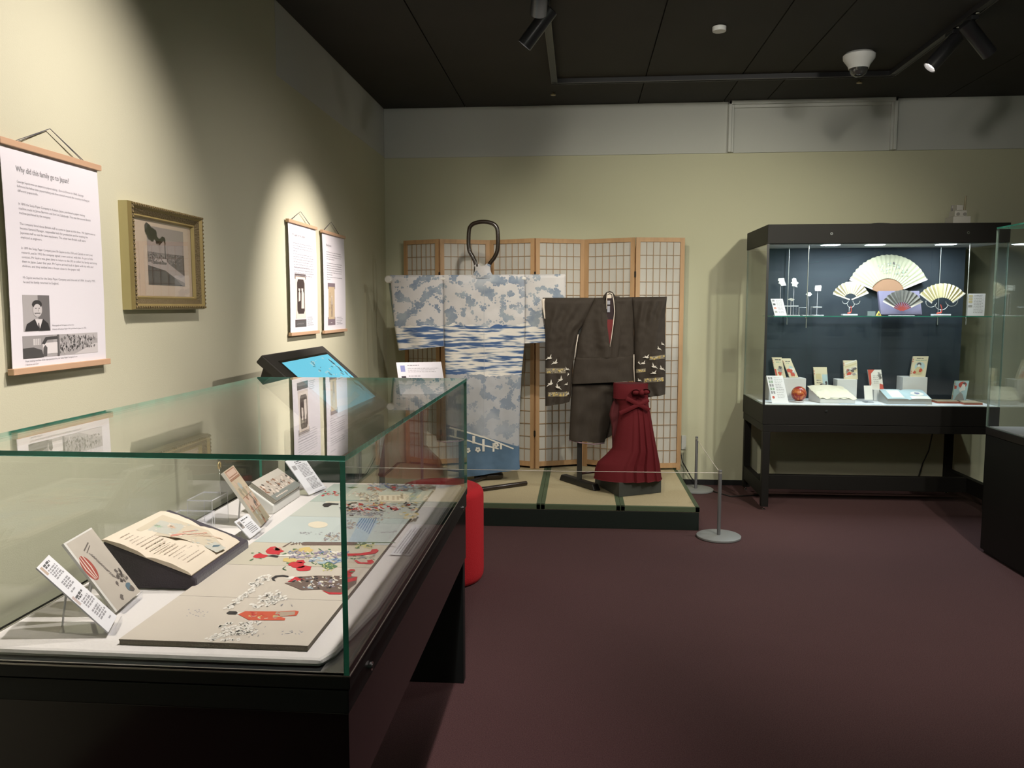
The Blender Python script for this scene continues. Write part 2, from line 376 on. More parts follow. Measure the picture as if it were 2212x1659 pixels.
def pics1(a):
    # portrait
    a.rect(.115, .375, .165, .335, K(.42), 1); a.rect(.26, .375, .165, .335, K(.16), 2)
    a.poly([(.125, .167), (.37, .167), (.355, .20), (.305, .222), (.22, .222), (.145, .20)], K(.03), 3)
    a.poly([(.225, .222), (.30, .222), (.275, .185), (.262, .17), (.25, .19)], K(.7), 4)
    a.ell(.252, .268, .046, .036, K(.55), 4); a.ell(.250, .292, .048, .020, K(.04), 5); a.ell(.25, .268, .038, .026, K(.58), 6)
    a.rect(.225, .278, .248, .2525, K(.10), 7); a.rect(.228, .243, .272, .2745, K(.08), 7); a.rect(.26, .275, .272, .2745, K(.08), 7); a.rect(.256, .262, .258, .268, K(.35), 7)
    a.poly([(.255, .205), (.262, .205), (.268, .172), (.25, .172)], K(.04), 6)
    # paper machine hall
    a.rect(.10, .90, .04, .145, K(.40), 1); a.rect(.10, .40, .075, .145, K(.33), 2); a.rect(.20, .27, .10, .13, K(.62), 3)
    for i in range(3): a.rect(.222 + .018 * i, .225 + .018 * i, .10, .13, K(.25), 4)
    a.poly([(.10, .04), (.30, .04), (.28, .075), (.2, .09), (.10, .088)], K(.07), 4)
    a.rect(.29, .46, .055, .108, K(.75), 4); a.poly([(.28, .105), (.32, .135), (.44, .138), (.45, .125), (.34, .122), (.31, .10)], K(.06), 5)
    a.poly([(.29, .045), (.33, .045), (.335, .085), (.315, .098), (.295, .085)], K(.10), 6)
    a.rect(.44, .462, .04, .145, K(.12), 5); a.poly([(.62, .04), (.90, .04), (.90, .09), (.86, .09)], K(.60), 3)
    for i in range(150):
        u = .47 + .4 * random.random(); v = .055 + .08 * random.random(); s = random.choice([.05, .10, .18, .28, .6, .5])
        if v < .06 + (u - .6) * .05: continue
        a.blob(u, v, .0015 + .003 * random.random(), K(s), 5, 6, .5, 1.5)
    a.poly([(.5, .145), (.90, .112), (.90, .145)], K(.5), 3)
    for i in range(6): a.line((.55 + .06 * i, .143 - .003 * i), (.58 + .055 * i, .115), .003, K(.15), 6)
T1 = ["George Squire was an expert in papermaking.  Born in Devon in 1868, George", "followed his father into papermaking and then moved around the country working at", "different papermills."]
T2 = ["In 1898 the Senju Paper Company in Kokura, Japan, purchased a paper making", "machine made by James Bertram and Son Ltd, Edinburgh. This was the second British", "machine purchased by the company."]
T3 = ["The company hired three British staff to come to Japan at this time.  Mr Squire was to", "become General Manager, responsible both for production and for training the", "Japanese staff to use the new machinery. The other two British staff were", "employed as engineers."]
T4 = ["In 1899 the Senju Paper Company sent Mr Squire to the USA and Canada to carry out", "research, and in 1902 the company signed a new contract with him. As part of this", "contract, Mr Squire was given time to return to the UK to collect his family and bring", "them to Japan. Later that year, Mr Squire arrived back in Japan with his wife and", "children, and they settled into a house close to the paper mill."]
T5 = ["Mr Squire worked for the Senju Paper Company until the end of 1904.  In early 1905,", "he and his family returned to England."]
banner(2.196, 2.672, 1.302, 1.975, 2.046, 2.436, 'large white text banner on wooden rails headed "Why did this family go to Japan?"',
       ('Why did this family go to Japan?', .13, .895, .0235, .245),
       [(T1, .13, .845, .0100, .0205), (T2, .13, .745, .0100, .0205), (T3, .13, .655, .0100, .0205), (T4, .13, .545, .0100, .0205), (T5, .13, .41, .0100, .0205),
        (["Photograph of Mr Squire is from the", "History of Kokura Paper Mill, published in Japan in 1926"], .395, .186, .0072, .018),
        (["Paper making machine of the type purchased by the Senju Paper Company from", "J Bertram and Son"], .12, .024, .0078, .016)], pics1)
SEP = mat('photo_sepia_card', (.46, .37, .27), .6); SEPD = mat('photo_sepia_dark', (.05, .035, .03), .6); OLDW = mat('photo_old_white', (.70, .64, .56), .6)
def pics2(a):
    a.rect(.16, .56, .045, .545, mat('photo_brown', (.10, .075, .07), .6), 1); a.rect(.18, .54, .045, .105, K(.10), 2); a.rect(.185, .535, .125, .52, SEP, 2)
    a.rect(.19, .53, .125, .515, OLDW, 3)
    a.poly([(.27, .17), (.46, .17), (.50, .20), (.50, .46), (.46, .495), (.27, .495), (.235, .46), (.235, .20)], SEPD, 4)
    a.ell(.31, .40, .03, .02, OLDW, 5); a.poly([(.275, .24), (.34, .24), (.345, .36), (.32, .385), (.285, .37)], OLDW, 5)
    a.ell(.415, .40, .032, .022, OLDW, 5); a.poly([(.375, .22), (.475, .22), (.47, .36), (.44, .39), (.39, .38)], OLDW, 5)
    a.poly([(.25, .24), (.37, .24), (.37, .30), (.25, .28)], SEPD, 6); a.ell(.31, .417, .03, .01, SEPD, 6); a.ell(.415, .42, .033, .011, SEPD, 6)
    for i in range(5): a.line((.22 + .05 * i, .07), (.27 + .05 * i, .085), .002, K(.4), 4)
    for i in range(5): a.words(.60, .85, .135 - .019 * i, .005, GREYTXT, 1, .7 + .3 * random.random())
banner(4.462, 4.95, 1.333, 1.988, 2.053, 4.697, 'left one of two small white banners, with a photograph of two people in white',
       ('Mr Squire and his children', .14, .89, .021, .21), [([(.80,), (.86,), (.82,), (.28,)], .14, .825, .0095, .024), ([(.84,), (.87,), (.85,), (.87,), (.84,), (.70,)], .14, .725, .0095, .024), ([(.86,), (.84,), (.86,), (.80,)], .14, .60, .0095, .024)], pics2)
def pics3(a):
    a.rect(.17, .50, .05, .495, mat('photo_mauve', (.22, .17, .19), .6), 1); a.rect(.195, .475, .115, .455, mat('photo_buff', (.58, .46, .29), .6), 2)
    a.poly([(.31, .14), (.37, .14), (.385, .27), (.36, .33), (.36, .36), (.33, .36), (.32, .33), (.29, .26)], mat('photo_figure', (.34, .27, .2), .6), 3)
    a.poly([(.325, .27), (.36, .27), (.35, .34), (.33, .34)], OLDW, 4); a.ell(.342, .352, .016, .012, OLDW, 5); a.rect(.29, .36, .075, .082, K(.6), 3)
    for i in range(9): a.blob(.24 + .2 * random.random(), .15 + .26 * random.random(), .010, mat('photo_buff_dark', (.44, .34, .21), .6), 3, 8, .3)
    for i in range(5): a.words(.56, .86, .13 - .018 * i, .005, GREYTXT, 1, .7 + .3 * random.random())
banner(5.066, 5.557, 1.327, 1.983, 2.053, 5.288, 'right one of two small white banners, nearest the corner, with a buff photograph',
       ('Family home', .15, .875, .021, .11), [([(.82,), (.84,), (.80,), (.50,)], .15, .815, .0095, .024), ([(.84,), (.82,), (.84,), (.84,), (.82,), (.40,)], .15, .70, .0095, .024), ([(.84,), (.30,)], .15, .555, .0095, .024)], pics3)

# ------------------------------------------------------------------ framed photograph
def framed():
    y0, y1, z0, z1 = 2.812, 3.37, 1.488, 1.878
    t = thing('framed_photograph', 'gilt framed old photograph of a factory with a smoking chimney, on the left wall', 'framed picture', (XW, (y0 + y1) / 2, z0))
    GO = mat('gilt', (.36, .28, .11), .4, .35, var=(14, .15)); GD = mat('gilt_dark', (.17, .13, .06), .5, .3, bump=(160, .9)); GW = mat('gilt_edge', (.56, .49, .24), .45, .2)
    def ring(b, i0, i1, xa, xb, ma, xi=None):   # sloped moulding ring: outer inset i0 at depth xa, inner inset i1 at depth xb
        o = [(y0 + i0, z0 + i0), (y1 - i0, z0 + i0), (y1 - i0, z1 - i0), (y0 + i0, z1 - i0)]; n = [(y0 + i1, z0 + i1), (y1 - i1, z0 + i1), (y1 - i1, z1 - i1), (y0 + i1, z1 - i1)]
        vs = [(XW + xa, *p) for p in o] + [(XW + xb, *p) for p in n]
        b.add(vs, [(k, (k + 1) % 4, 4 + (k + 1) % 4, 4 + k) for k in range(4)], ma)
    b = B(); ring(b, 0, 0, .0, .034, GW); ring(b, 0, .004, .034, .048, GO); ring(b, .004, .014, .048, .050, GD); ring(b, .014, .022, .050, .040, GO); ring(b, .022, .040, .040, .026, GD); ring(b, .040, .046, .026, .029, GO); ring(b, .046, .052, .029, .016, GO)
    b.build('frame', t)
    b = B(); bd = mat('bead_gilt', (.20, .15, .06), .5, .3)
    n = 34
    for i in range(n):
        f = (i + .5) / n
        for z in (z0 + .009, z1 - .009): b.sphere((XW + .050, y0 + (y1 - y0) * f, z), .0042, bd, 8, 1)
    for i in range(24):
        f = (i + .5) / 24
        for y in (y0 + .009, y1 - .009): b.sphere((XW + .050, y, z0 + (z1 - z0) * f), .0042, bd, 8, 1)
    b.build('beading', t, smooth=180)
    B().box(XW + .008, XW + .014, y0 + .045, y1 - .045, z0 + .045, z1 - .045, mat('mount_buff', (.50, .38, .29), .7, var=(5, .08))).build('mount', t)
    b = B(); a = Art(b, (XW + .0145, y0 + .16, z0 + .095), (0, y1 - y0 - .275, 0), (0, 0, z1 - z0 - .168), .00015)
    S = lambda g: mat('old_photo_%02d' % int(g * 100), (g, g * .82, g * .76), .6)
    a.rect(0, 1, 0, 1, S(.30), 1); a.rect(0, 1, .80, 1, S(.26), 2); a.rect(0, 1, 0, .56, S(.15), 2)
    a.poly([(0, 0), (.93, 0), (.72, .14), (.45, .26), (0, .33)], S(.045), 5); a.poly([(0, .33), (.45, .26), (.72, .14), (.80, .12), (1, .06), (1, .18), (.6, .36), (.5, .42), (.15, .40), (0, .38)], S(.34), 4)
    a.poly([(.12, .36), (.30, .35), (.5, .40), (.5, .46), (.2, .47)], S(.42), 6); a.poly([(.12, .36), (.48, .36), (.5, .40), (.14, .41)], S(.10), 7)
    a.rect(.03, .45, .46, .54, S(.20), 6); a.rect(.455, .475, .46, .74, S(.06), 7)
    for i in range(170):
        a.blob(random.random() * .96 + .02, .38 + .18 * random.random(), .0015 + .003 * random.random(), S(random.choice([.05, .08, .25, .34, .12])), 6, 7, .5, .6)
    for i in range(26):
        f = i / 25; u = .465 - .45 * f + .03 * math.sin(f * 9); v = .745 + .17 * f + .05 * math.sin(f * 13); a.blob(u, v, .007 + .018 * f, S(.035 if i % 3 else .07), 7, 10, .3, .9)
    a.poly([(.9, .56), (1, .56), (1, .2), (.62, .36)], S(.08), 5)
    b.build('photograph', t)
    B().box(XW + .0165, XW + .0180, y0 + .048, y1 - .048, z0 + .048, z1 - .048, GLASS).build('glass', t)
framed()

# ------------------------------------------------------------------ touchscreen kiosk
def kiosk():
    y0, y1 = 3.475, 4.33; H = V3((-1.40, 0, 1.287)); Lo = V3((-1.037, 0, .968))
    t = thing('touchscreen_kiosk', 'black tilted touchscreen kiosk with a bright blue screen at the left wall', 'kiosk', (-1.2, 3.9, 0))
    KB = mat('kiosk_black', (.035, .032, .026), .45); dn = (Lo - H).normalized(); nrm = V3((0, 1, 0)).cross(dn) * -1
    if nrm.z < 0: nrm = -nrm
    A = lambda s, y, d: V3((0, y, 0)) + H + dn * s + nrm * d
    Ls = (Lo - H).length
    b = B(); b.hexa([A(0, y0, -.045), A(Ls, y0, -.045), A(Ls, y1, -.045), A(0, y1, -.045)], [A(0, y0, 0), A(Ls, y0, 0), A(Ls, y1, 0), A(0, y1, 0)], KB)
    b.hexa([A(.05, y0 + .06, -.12), A(Ls - .1, y0 + .06, -.12), A(Ls - .1, y1 - .06, -.12), A(.05, y1 - .06, -.12)], [A(.03, y0 + .03, -.045), A(Ls - .05, y0 + .03, -.045), A(Ls - .05, y1 - .03, -.045), A(.03, y1 - .03, -.045)], KB)
    b.build('housing', t, bevel=.006)
    m_ = .062
    b = B(); b.slab([A(Ls - m_, y0 + m_ + .03, .001), A(Ls - m_, y1 - m_, .001), A(m_ - .01, y1 - m_, .001), A(m_ - .01, y0 + m_ + .03, .001)], .004, mat('screen_rim', (.005, .005, .006), .2)); b.build('bezel', t)
    SB = mat('screen_blue', (.02, .05, .06), .25, emis=(.16, .62, .80, .95))
    b = B(); q = [A(Ls - m_ - .012, y0 + m_ + .045, .0016), A(Ls - m_ - .012, y1 - m_ - .012, .0016), A(m_ + .004, y1 - m_ - .012, .0016), A(m_ + .004, y0 + m_ + .045, .0016)]
    n = B.slab(b, q, .0004, SB); a = Art(b, q[0], q[1] - q[0], q[3] - q[0])
    S2 = mat('screen_grey', (.02, .03, .03), .3, emis=(.10, .30, .36, .8)); S3 = mat('screen_pale', (.05, .05, .05), .3, emis=(.36, .66, .72, .9)); S4 = mat('screen_dark', (.02, .03, .03), .3, emis=(.04, .12, .16, .7))
    for i in range(34):
        f = random.random(); a.blob(.45 + .5 * f, .35 + .6 * random.random() ** .7, .006 + .012 * random.random(), random.choice([S2, S3, S3]), 1, 8, .6, .5)
    for i in range(16): a.blob(.88 + .06 * random.random(), .2 + .72 * i / 16, .006 + .01 * random.random(), random.choice([S4, S2]), 2, 7, .6)
    a.poly([(.14, .42), (.30, .50), (.27, .40), (.34, .34), (.22, .36)], S2, 2); a.poly([(.05, .1), (.2, .2), (.5, .16), (.7, .22), (.72, .12), (.3, .05)], S3, 1)
    b.build('screen', t)
    B().box(-1.36, -1.03, 3.60, 4.20, .0, .93, mat('kiosk_pedestal', (.012, .045, .035), .4)).build('pedestal', t, bevel=.01)
kiosk()
# wall socket with a plug and cable in the corner
t = thing('wall_socket', 'wall socket with dark plug and hanging cable low on the left wall', 'socket', (XW, 6.35, .26))
B().box(XW, XW + .012, 6.26, 6.42, .30, .39, WHITE).build('socket_plate', t, bevel=.003)
B().box(XW + .012, XW + .062, 6.30, 6.36, .31, .40, BLACK).build('plug', t, bevel=.01)
B().tube([(XW + .04, 6.33, .32), (XW + .05, 6.32, .22), (XW + .05, 6.30, .12), (XW + .06, 6.25, .04), (XW + .1, 6.15, .006)], .006, BLACK, 8).build('cable', t, smooth=180)
# caption lectern in front of the platform
def caption_lectern():
    t = thing('caption_lectern', 'white angled caption panel on a thin post in front of the blue and white kimono', 'caption panel', (-.97, 5.0, 0))
    q = planar([V3((-1.10, 4.90, .960)), V3((-.815, 4.90, .966)), V3((-.866, 5.0, 1.157)), V3((-1.142, 5.0, 1.148))])
    b = B(); n = b.slab(q, .006, WHITE); a = Art(b, q[0], q[1] - q[0], q[3] - q[0])
    for v, c in ((.80, (.25, .28, .52)), (.46, (.03, .02, .03))):
        a.rect(.08, .18, v - .10, v + .10, mat('thumb_%d' % int(v * 100), c, .6), 1); a.words(.24, .50, v + .10, .006, GREYINK, 1)
        for i in range(3): a.words(.24, .92, v + .0 - .055 * i, .004, GREYTXT, 1, .8 + .2 * random.random())
    b.build('panel', t)
    b = B(); b.cyl((-.98, 4.955, .0), (-.98, 4.955, 1.03), .009, STEEL, 12); b.build('post', t, smooth=40)
    B().lathe([(.11, 0), (.11, .008), (.105, .012)], (-.98, 4.955, 0), STEELB, 32).build('foot', t, smooth=40)
caption_lectern()
# ottoman
def ottoman():
    R = .238; h = .53; c = (-.757, 4.335, 0)
    prof = [(R - .03, 0), (R - .012, .008), (R - .002, .03), (R, .06)] + [(R, z) for z in (.2, .35)]
    prof += [(R - .045 + .045 * math.cos(t), h - .055 + .045 * math.sin(t)) for t in [i * PI / 16 for i in range(9)]] + [(R * .6, h - .004), (R * .3, h), (.001, h)]
    o = B().lathe(prof, c, mat('red_felt', (.46, .008, .014), .9, bump=(180, .3)), 56).build('ottoman', smooth=60)
    tag(o, 'round bright red upholstered pouf beside the far end of the near glass case', 'ottoman')
ottoman()

# ------------------------------------------------------------------ tatami platform
def platform():
    x0, x1, y0, y1, z = -1.56, .812, 5.405, 6.80, .159
    t = thing('display_platform', 'low black display platform topped with tatami mats edged in green cloth', 'platform', ((x0 + x1) / 2, 6.0, 0))
    B().box(x0 + .004, x1 - .004, y0 + .004, y1 - .004, 0, z - .035, mat('platform_black', (.006, .012, .009), .5)).build('plinth', t, bevel=.003)
    TG = mat('tatami_border_green', (.075, .105, .055), .75, bump=(300, .3))
    TM = mat('tatami_straw', (.50, .42, .26), .8, var=(60, .14, (14, .8, 1)), bump=(60, .5, (16, .8, 1)))
    xs = [x0, -1.03, -.255, .285, x1]
    # mats side by side
    for i, (a, c) in enumerate(((x0, -.255), (-.255, .285), (.285, x1))):
        mt = B().box(a + .001, c - .001, y0 + .001, y1 - .001, z - .035, z - .001, TM).build('tatami_mat', t, bevel=.003)
        e = B(); w = .03
        e.box(a + .0005, a + w, y0, y1, z - .033, z, TG); e.box(c - w, c - .0005, y0, y1, z - .033, z, TG)
        e.box(a + .001, c - .001, y0, y0 + .022, z - .033, z, TG); e.box(a + .001, c - .001, y1 - .03, y1, z - .033, z, TG)
        e.build('cloth_border', mt, bevel=.002)
    return t
platform()

# ------------------------------------------------------------------ folding screen
def shoji_paper():
    ma = mat('shoji_paper', (.56, .53, .48), .8, var=(2.5, .05)); nt = ma.node_tree; b = nt.nodes['Principled BSDF']
    b.inputs['Subsurface Weight'].default_value = 0
    return ma
def screen():
    t = thing('folding_screen', 'six-panel wooden folding screen with white paper panes, standing behind the garments', 'folding screen', (-.3, 6.7, .159))
    px = [872, 949, 1058, 1156, 1263, 1373, 1480]; yy = [6.775, 6.62, 6.775, 6.617, 6.775, 6.60, 6.672]
    pts = [V3((at(x, 519, 'y', y).x, y, 0)) for x, y in zip(px, yy)]
    SP = shoji_paper(); z0, z1 = .1595, 2.047
    for i in range(6):
        a, c = pts[i], pts[i + 1]; d = (c - a); L = d.length; d.normalize(); n = V3((d.y, -d.x, 0))   # n faces the camera side
        q = lambda u, w, z: a + d * u + n * w + V3((0, 0, z))
        def bar(b, u0, u1, za, zb, w0, w1, ma):
            b.hexa([q(u0, w1, za), q(u1, w1, za), q(u1, w0, za), q(u0, w0, za)], [q(u0, w1, zb), q(u1, w1, zb), q(u1, w0, zb), q(u0, w0, zb)], ma)
        g = .004; st = .034
        f = B(); bar(f, g, g + st, z0, z1, -.009, .009, SCREENW); bar(f, L - g - st, L - g, z0, z1, -.009, .009, SCREENW)
        bar(f, g + st, L - g - st, z1 - .034, z1, -.008, .008, SCREENW); bar(f, g + st, L - g - st, z0 + .018, z0 + .058, -.008, .008, SCREENW)
        fr = f.build('panel_frame', t)
        u0, u1 = g + st, L - g - st; s = B(); wd = .0045
        for k in range(1, 6): u = u0 + (u1 - u0) * k / 6; bar(s, u - wd / 2, u + wd / 2, z0 + .055, z1 - .03, -.002, .003, SCREENW2)
        for k in range(1, 17): z = z0 + .058 + (z1 - .034 - z0 - .058) * k / 17; bar(s, u0, u1, z - wd / 2, z + wd / 2, -.002, .0028, SCREENW2)
        s.build('lattice', fr)
        p = B(); bar(p, u0, u1, z0 + .05, z1 - .03, -.0042, -.0032, SP); p.build('paper', fr)
    h = B()
    for i in (1, 3, 5):
        for z in (.43, 1.73):
            h = B(); p = pts[i] + V3((0, -.012, z)); h.cyl(p, p + V3((0, 0, .05)), .005, mat('hinge_dark', (.03, .02, .012), .4, .6), 10); h.box(p.x - .008, p.x + .008, p.y + .002, p.y + .004, z + .003, z + .047, MC['hinge_dark']); h.build('hinge', t)
screen()

# ------------------------------------------------------------------ garments
def strip_cloth(rows, ny, nx, nz, th, fold, ma, edge_th=None):
    """rows: list of (left(x,z), right(x,z)) top to bottom; front surface at y = ny - bulge - fold."""
    R = []
    for i in range(len(rows) - 1):
        k = max(1, int(nz * (i + 1) / (len(rows) - 1)) - int(nz * i / (len(rows) - 1)))
        for j in range(k): f = j / k; R.append(tuple(tuple(rows[i][s][c] * (1 - f) + rows[i + 1][s][c] * f for c in (0, 1)) for s in (0, 1)))
    R.append(rows[-1]); n = len(R)
    fr, bk = [], []
    for i, (l, r) in enumerate(R):
        v = i / (n - 1); a, c = [], []
        for j in range(nx + 1):
            u = j / nx; x = l[0] * (1 - u) + r[0] * u; z = l[1] * (1 - u) + r[1] * u
            e = min(1, (4 * u * (1 - u)) ** .5 * 1.15); e2 = min(1, v * 22 + .15)
            fo = fold(x, z, u, v) * min(1, v * 8)
            a.append(V3((x, ny - (th * e * e2) - fo * (e * .9 + .1), z))); c.append(V3((x, ny + th * e * e2 * .8 + .003 - fo * .5, z)))
        fr.append(a); bk.append(c)
    b = B(); nc = nx + 1; vs = [p for r in fr for p in r] + [p for r in bk for p in r]; K_ = n * nc; fs = []
    for i in range(n - 1):
        for j in range(nx):
            fs.append((i * nc + j, (i + 1) * nc + j, (i + 1) * nc + j + 1, i * nc + j + 1)); fs.append((K_ + i * nc + j, K_ + i * nc + j + 1, K_ + (i + 1) * nc + j + 1, K_ + (i + 1) * nc + j))
        fs.append((i * nc, K_ + i * nc, K_ + (i + 1) * nc, (i + 1) * nc)); fs.append((i * nc + nx, (i + 1) * nc + nx, K_ + (i + 1) * nc + nx, K_ + i * nc + nx))
    for j in range(nx):
        fs.append((j, j + 1, K_ + j + 1, K_ + j)); o = (n - 1) * nc; fs.append((o + j, K_ + o + j, K_ + o + j + 1, o + j + 1))
    b.add(vs, fs, ma)
    def surf(x, z):                        # nearest front grid point depth
        best = None
        for r in fr:
            if abs(r[0].z - z) > .12 and abs(r[-1].z - z) > .12: continue
            for p in r:
                d = (p.x - x) ** 2 + (p.z - z) ** 2
                if best is None or d < best[0]: best = (d, p.y)
        return best[1] if best else ny
    return b, surf
def XZ(px, py, y):
    p = at(px, py, 'y', y); return (p.x, p.z)
def rows_px(rows, y): return [(XZ(*l, y), XZ(*r, y)) for l, r in rows]
def nz_(x, z, s, k=0): return noise.noise(V3((x * s, z * s, k)))

def kimono_mat():
    ma = mat('yukata_cotton', (.6, .6, .62), .85); nt = ma.node_tree; N = nt.nodes; L = nt.links; bs = N['Principled BSDF']
    g = N.new('ShaderNodeNewGeometry')
    def noi(scale, sc_, det=4, rough=.55, off=(0, 0, 0)):
        mp = N.new('ShaderNodeMapping'); mp.inputs['Scale'].default_value = sc_; mp.inputs['Location'].default_value = off; L.new(g.outputs['Position'], mp.inputs[0])
        n = N.new('ShaderNodeTexNoise'); n.inputs['Scale'].default_value = scale; n.inputs['Detail'].default_value = det; n.inputs['Roughness'].default_value = rough; L.new(mp.outputs[0], n.inputs['Vector']); return n.outputs['Fac']
    def ramp(x, a, b, c0, c1, mid=None):
        r = N.new('ShaderNodeValToRGB'); r.color_ramp.elements[0].position = a; r.color_ramp.elements[1].position = b; r.color_ramp.elements[0].color = (*c0, 1); r.color_ramp.elements[1].color = (*c1, 1)
        if mid: e = r.color_ramp.elements.new(mid[0]); e.color = (*mid[1], 1)
        L.new(x, r.inputs[0]); return r.outputs[0]
    def mix(f, a, b):
        m_ = N.new('ShaderNodeMix'); m_.data_type = 'RGBA'
        for k, x in (('Factor', f), ('A', a), ('B', b)):
            if isinstance(x, (tuple, float)): m_.inputs[k].default_value = x
            else: L.new(x, m_.inputs[k])
        return m_.outputs['Result']
    def mth(op, a, b):
        q = N.new('ShaderNodeMath'); q.operation = op; q.use_clamp = op == 'GREATER_THAN'
        for i, x in enumerate((a, b)):
            if isinstance(x, (int, float)): q.inputs[i].default_value = x
            else: L.new(x, q.inputs[i])
        return q.outputs[0]
    sx = N.new('ShaderNodeSeparateXYZ'); L.new(g.outputs['Position'], sx.inputs[0])
    # drifting clusters of leaf-like blue patches
    mp = N.new('ShaderNodeMapping'); mp.inputs['Scale'].default_value = (1, .02, 1); L.new(g.outputs['Position'], mp.inputs[0])
    def clump(cell, sc_, off, dens):      # clumps whose rims are made of small round lobes
        vor = N.new('ShaderNodeTexVoronoi'); vor.inputs['Scale'].default_value = cell; L.new(mp.outputs[0], vor.inputs['Vector'])
        m2 = N.new('ShaderNodeMapping'); m2.inputs['Scale'].default_value = (1, .02, 1.15); m2.inputs['Location'].default_value = off; L.new(vor.outputs['Position'], m2.inputs[0])
        n = N.new('ShaderNodeTexNoise'); n.inputs['Scale'].default_value = sc_; n.inputs['Detail'].default_value = 1.5; L.new(m2.outputs[0], n.inputs['Vector'])
        k = mth('SUBTRACT', n.outputs['Fac'], mth('MULTIPLY', vor.outputs['Distance'], .10)); return ramp(k, dens, dens + .012, (0, 0, 0), (1, 1, 1))
    tone = noi(7, (1, .05, 1), 3, .6, (7, 0, 3))
    blue = mix(ramp(tone, .38, .62, (0, 0, 0), (1, 1, 1)), (.19, .235, .31, 1), (.31, .35, .39, 1))
    cloud = mix(clump(58, 10, (3.1, 0, 1.7), .468), (.555, .53, .525, 1), blue)
    pale = mix(.55, cloud, (.50, .50, .52, 1)); cloud = mix(ramp(noi(4, (1, .05, 1), 2, .5, (1, 0, 9)), .50, .60, (0, 0, 0), (.9, .9, .9)), cloud, pale)
    # ikat band of flowing horizontal dashes
    st = noi(1.0, (8, .05, 78), 2, .45, (0, 0, .3)); st2 = noi(1.0, (4.5, .05, 40), 2, .5, (4, 0, 2)); kk = mth('ADD', mth('MULTIPLY', st, .55), mth('MULTIPLY', st2, .45))
    ik = ramp(kk, .47, .56, (.72, .68, .63), (.055, .11, .25), (.515, (.33, .38, .45)))
    wob = mth('MULTIPLY', mth('SUBTRACT', noi(1.0, (9, .05, 3), 3), .5), .10)
    zz = mth('ADD', sx.outputs['Z'], wob)
    inband = mth('MULTIPLY', mth('GREATER_THAN', zz, .985), mth('SUBTRACT', 1, mth('GREATER_THAN', zz, 1.355)))
    c = mix(inband, cloud, ik)
    # lower part darkened, light falloff painted in; hem solid blue under a slanting line
    low = mix(.50, cloud, (.22, .25, .30, 1)); c = mix(mth('SUBTRACT', 1, mth('GREATER_THAN', zz, .985)), c, low)
    slope = mth('ADD', sx.outputs['Z'], mth('MULTIPLY', sx.outputs['X'], .30))
    hem = mix(noi(7, (1, .05, 1), 4), (.045, .095, .17, 1), (.11, .18, .27, 1)); c = mix(mth('SUBTRACT', 1, mth('GREATER_THAN', slope, .295)), c, hem)
    L.new(c, bs.inputs['Base Color'])
    n = noi(500, (1, 1, 1), 2); bp = N.new('ShaderNodeBump'); bp.inputs['Strength'].default_value = .15; bp.inputs['Distance'].default_value = .002; L.new(n, bp.inputs['Height']); L.new(bp.outputs[0], bs.inputs['Normal'])
    return ma
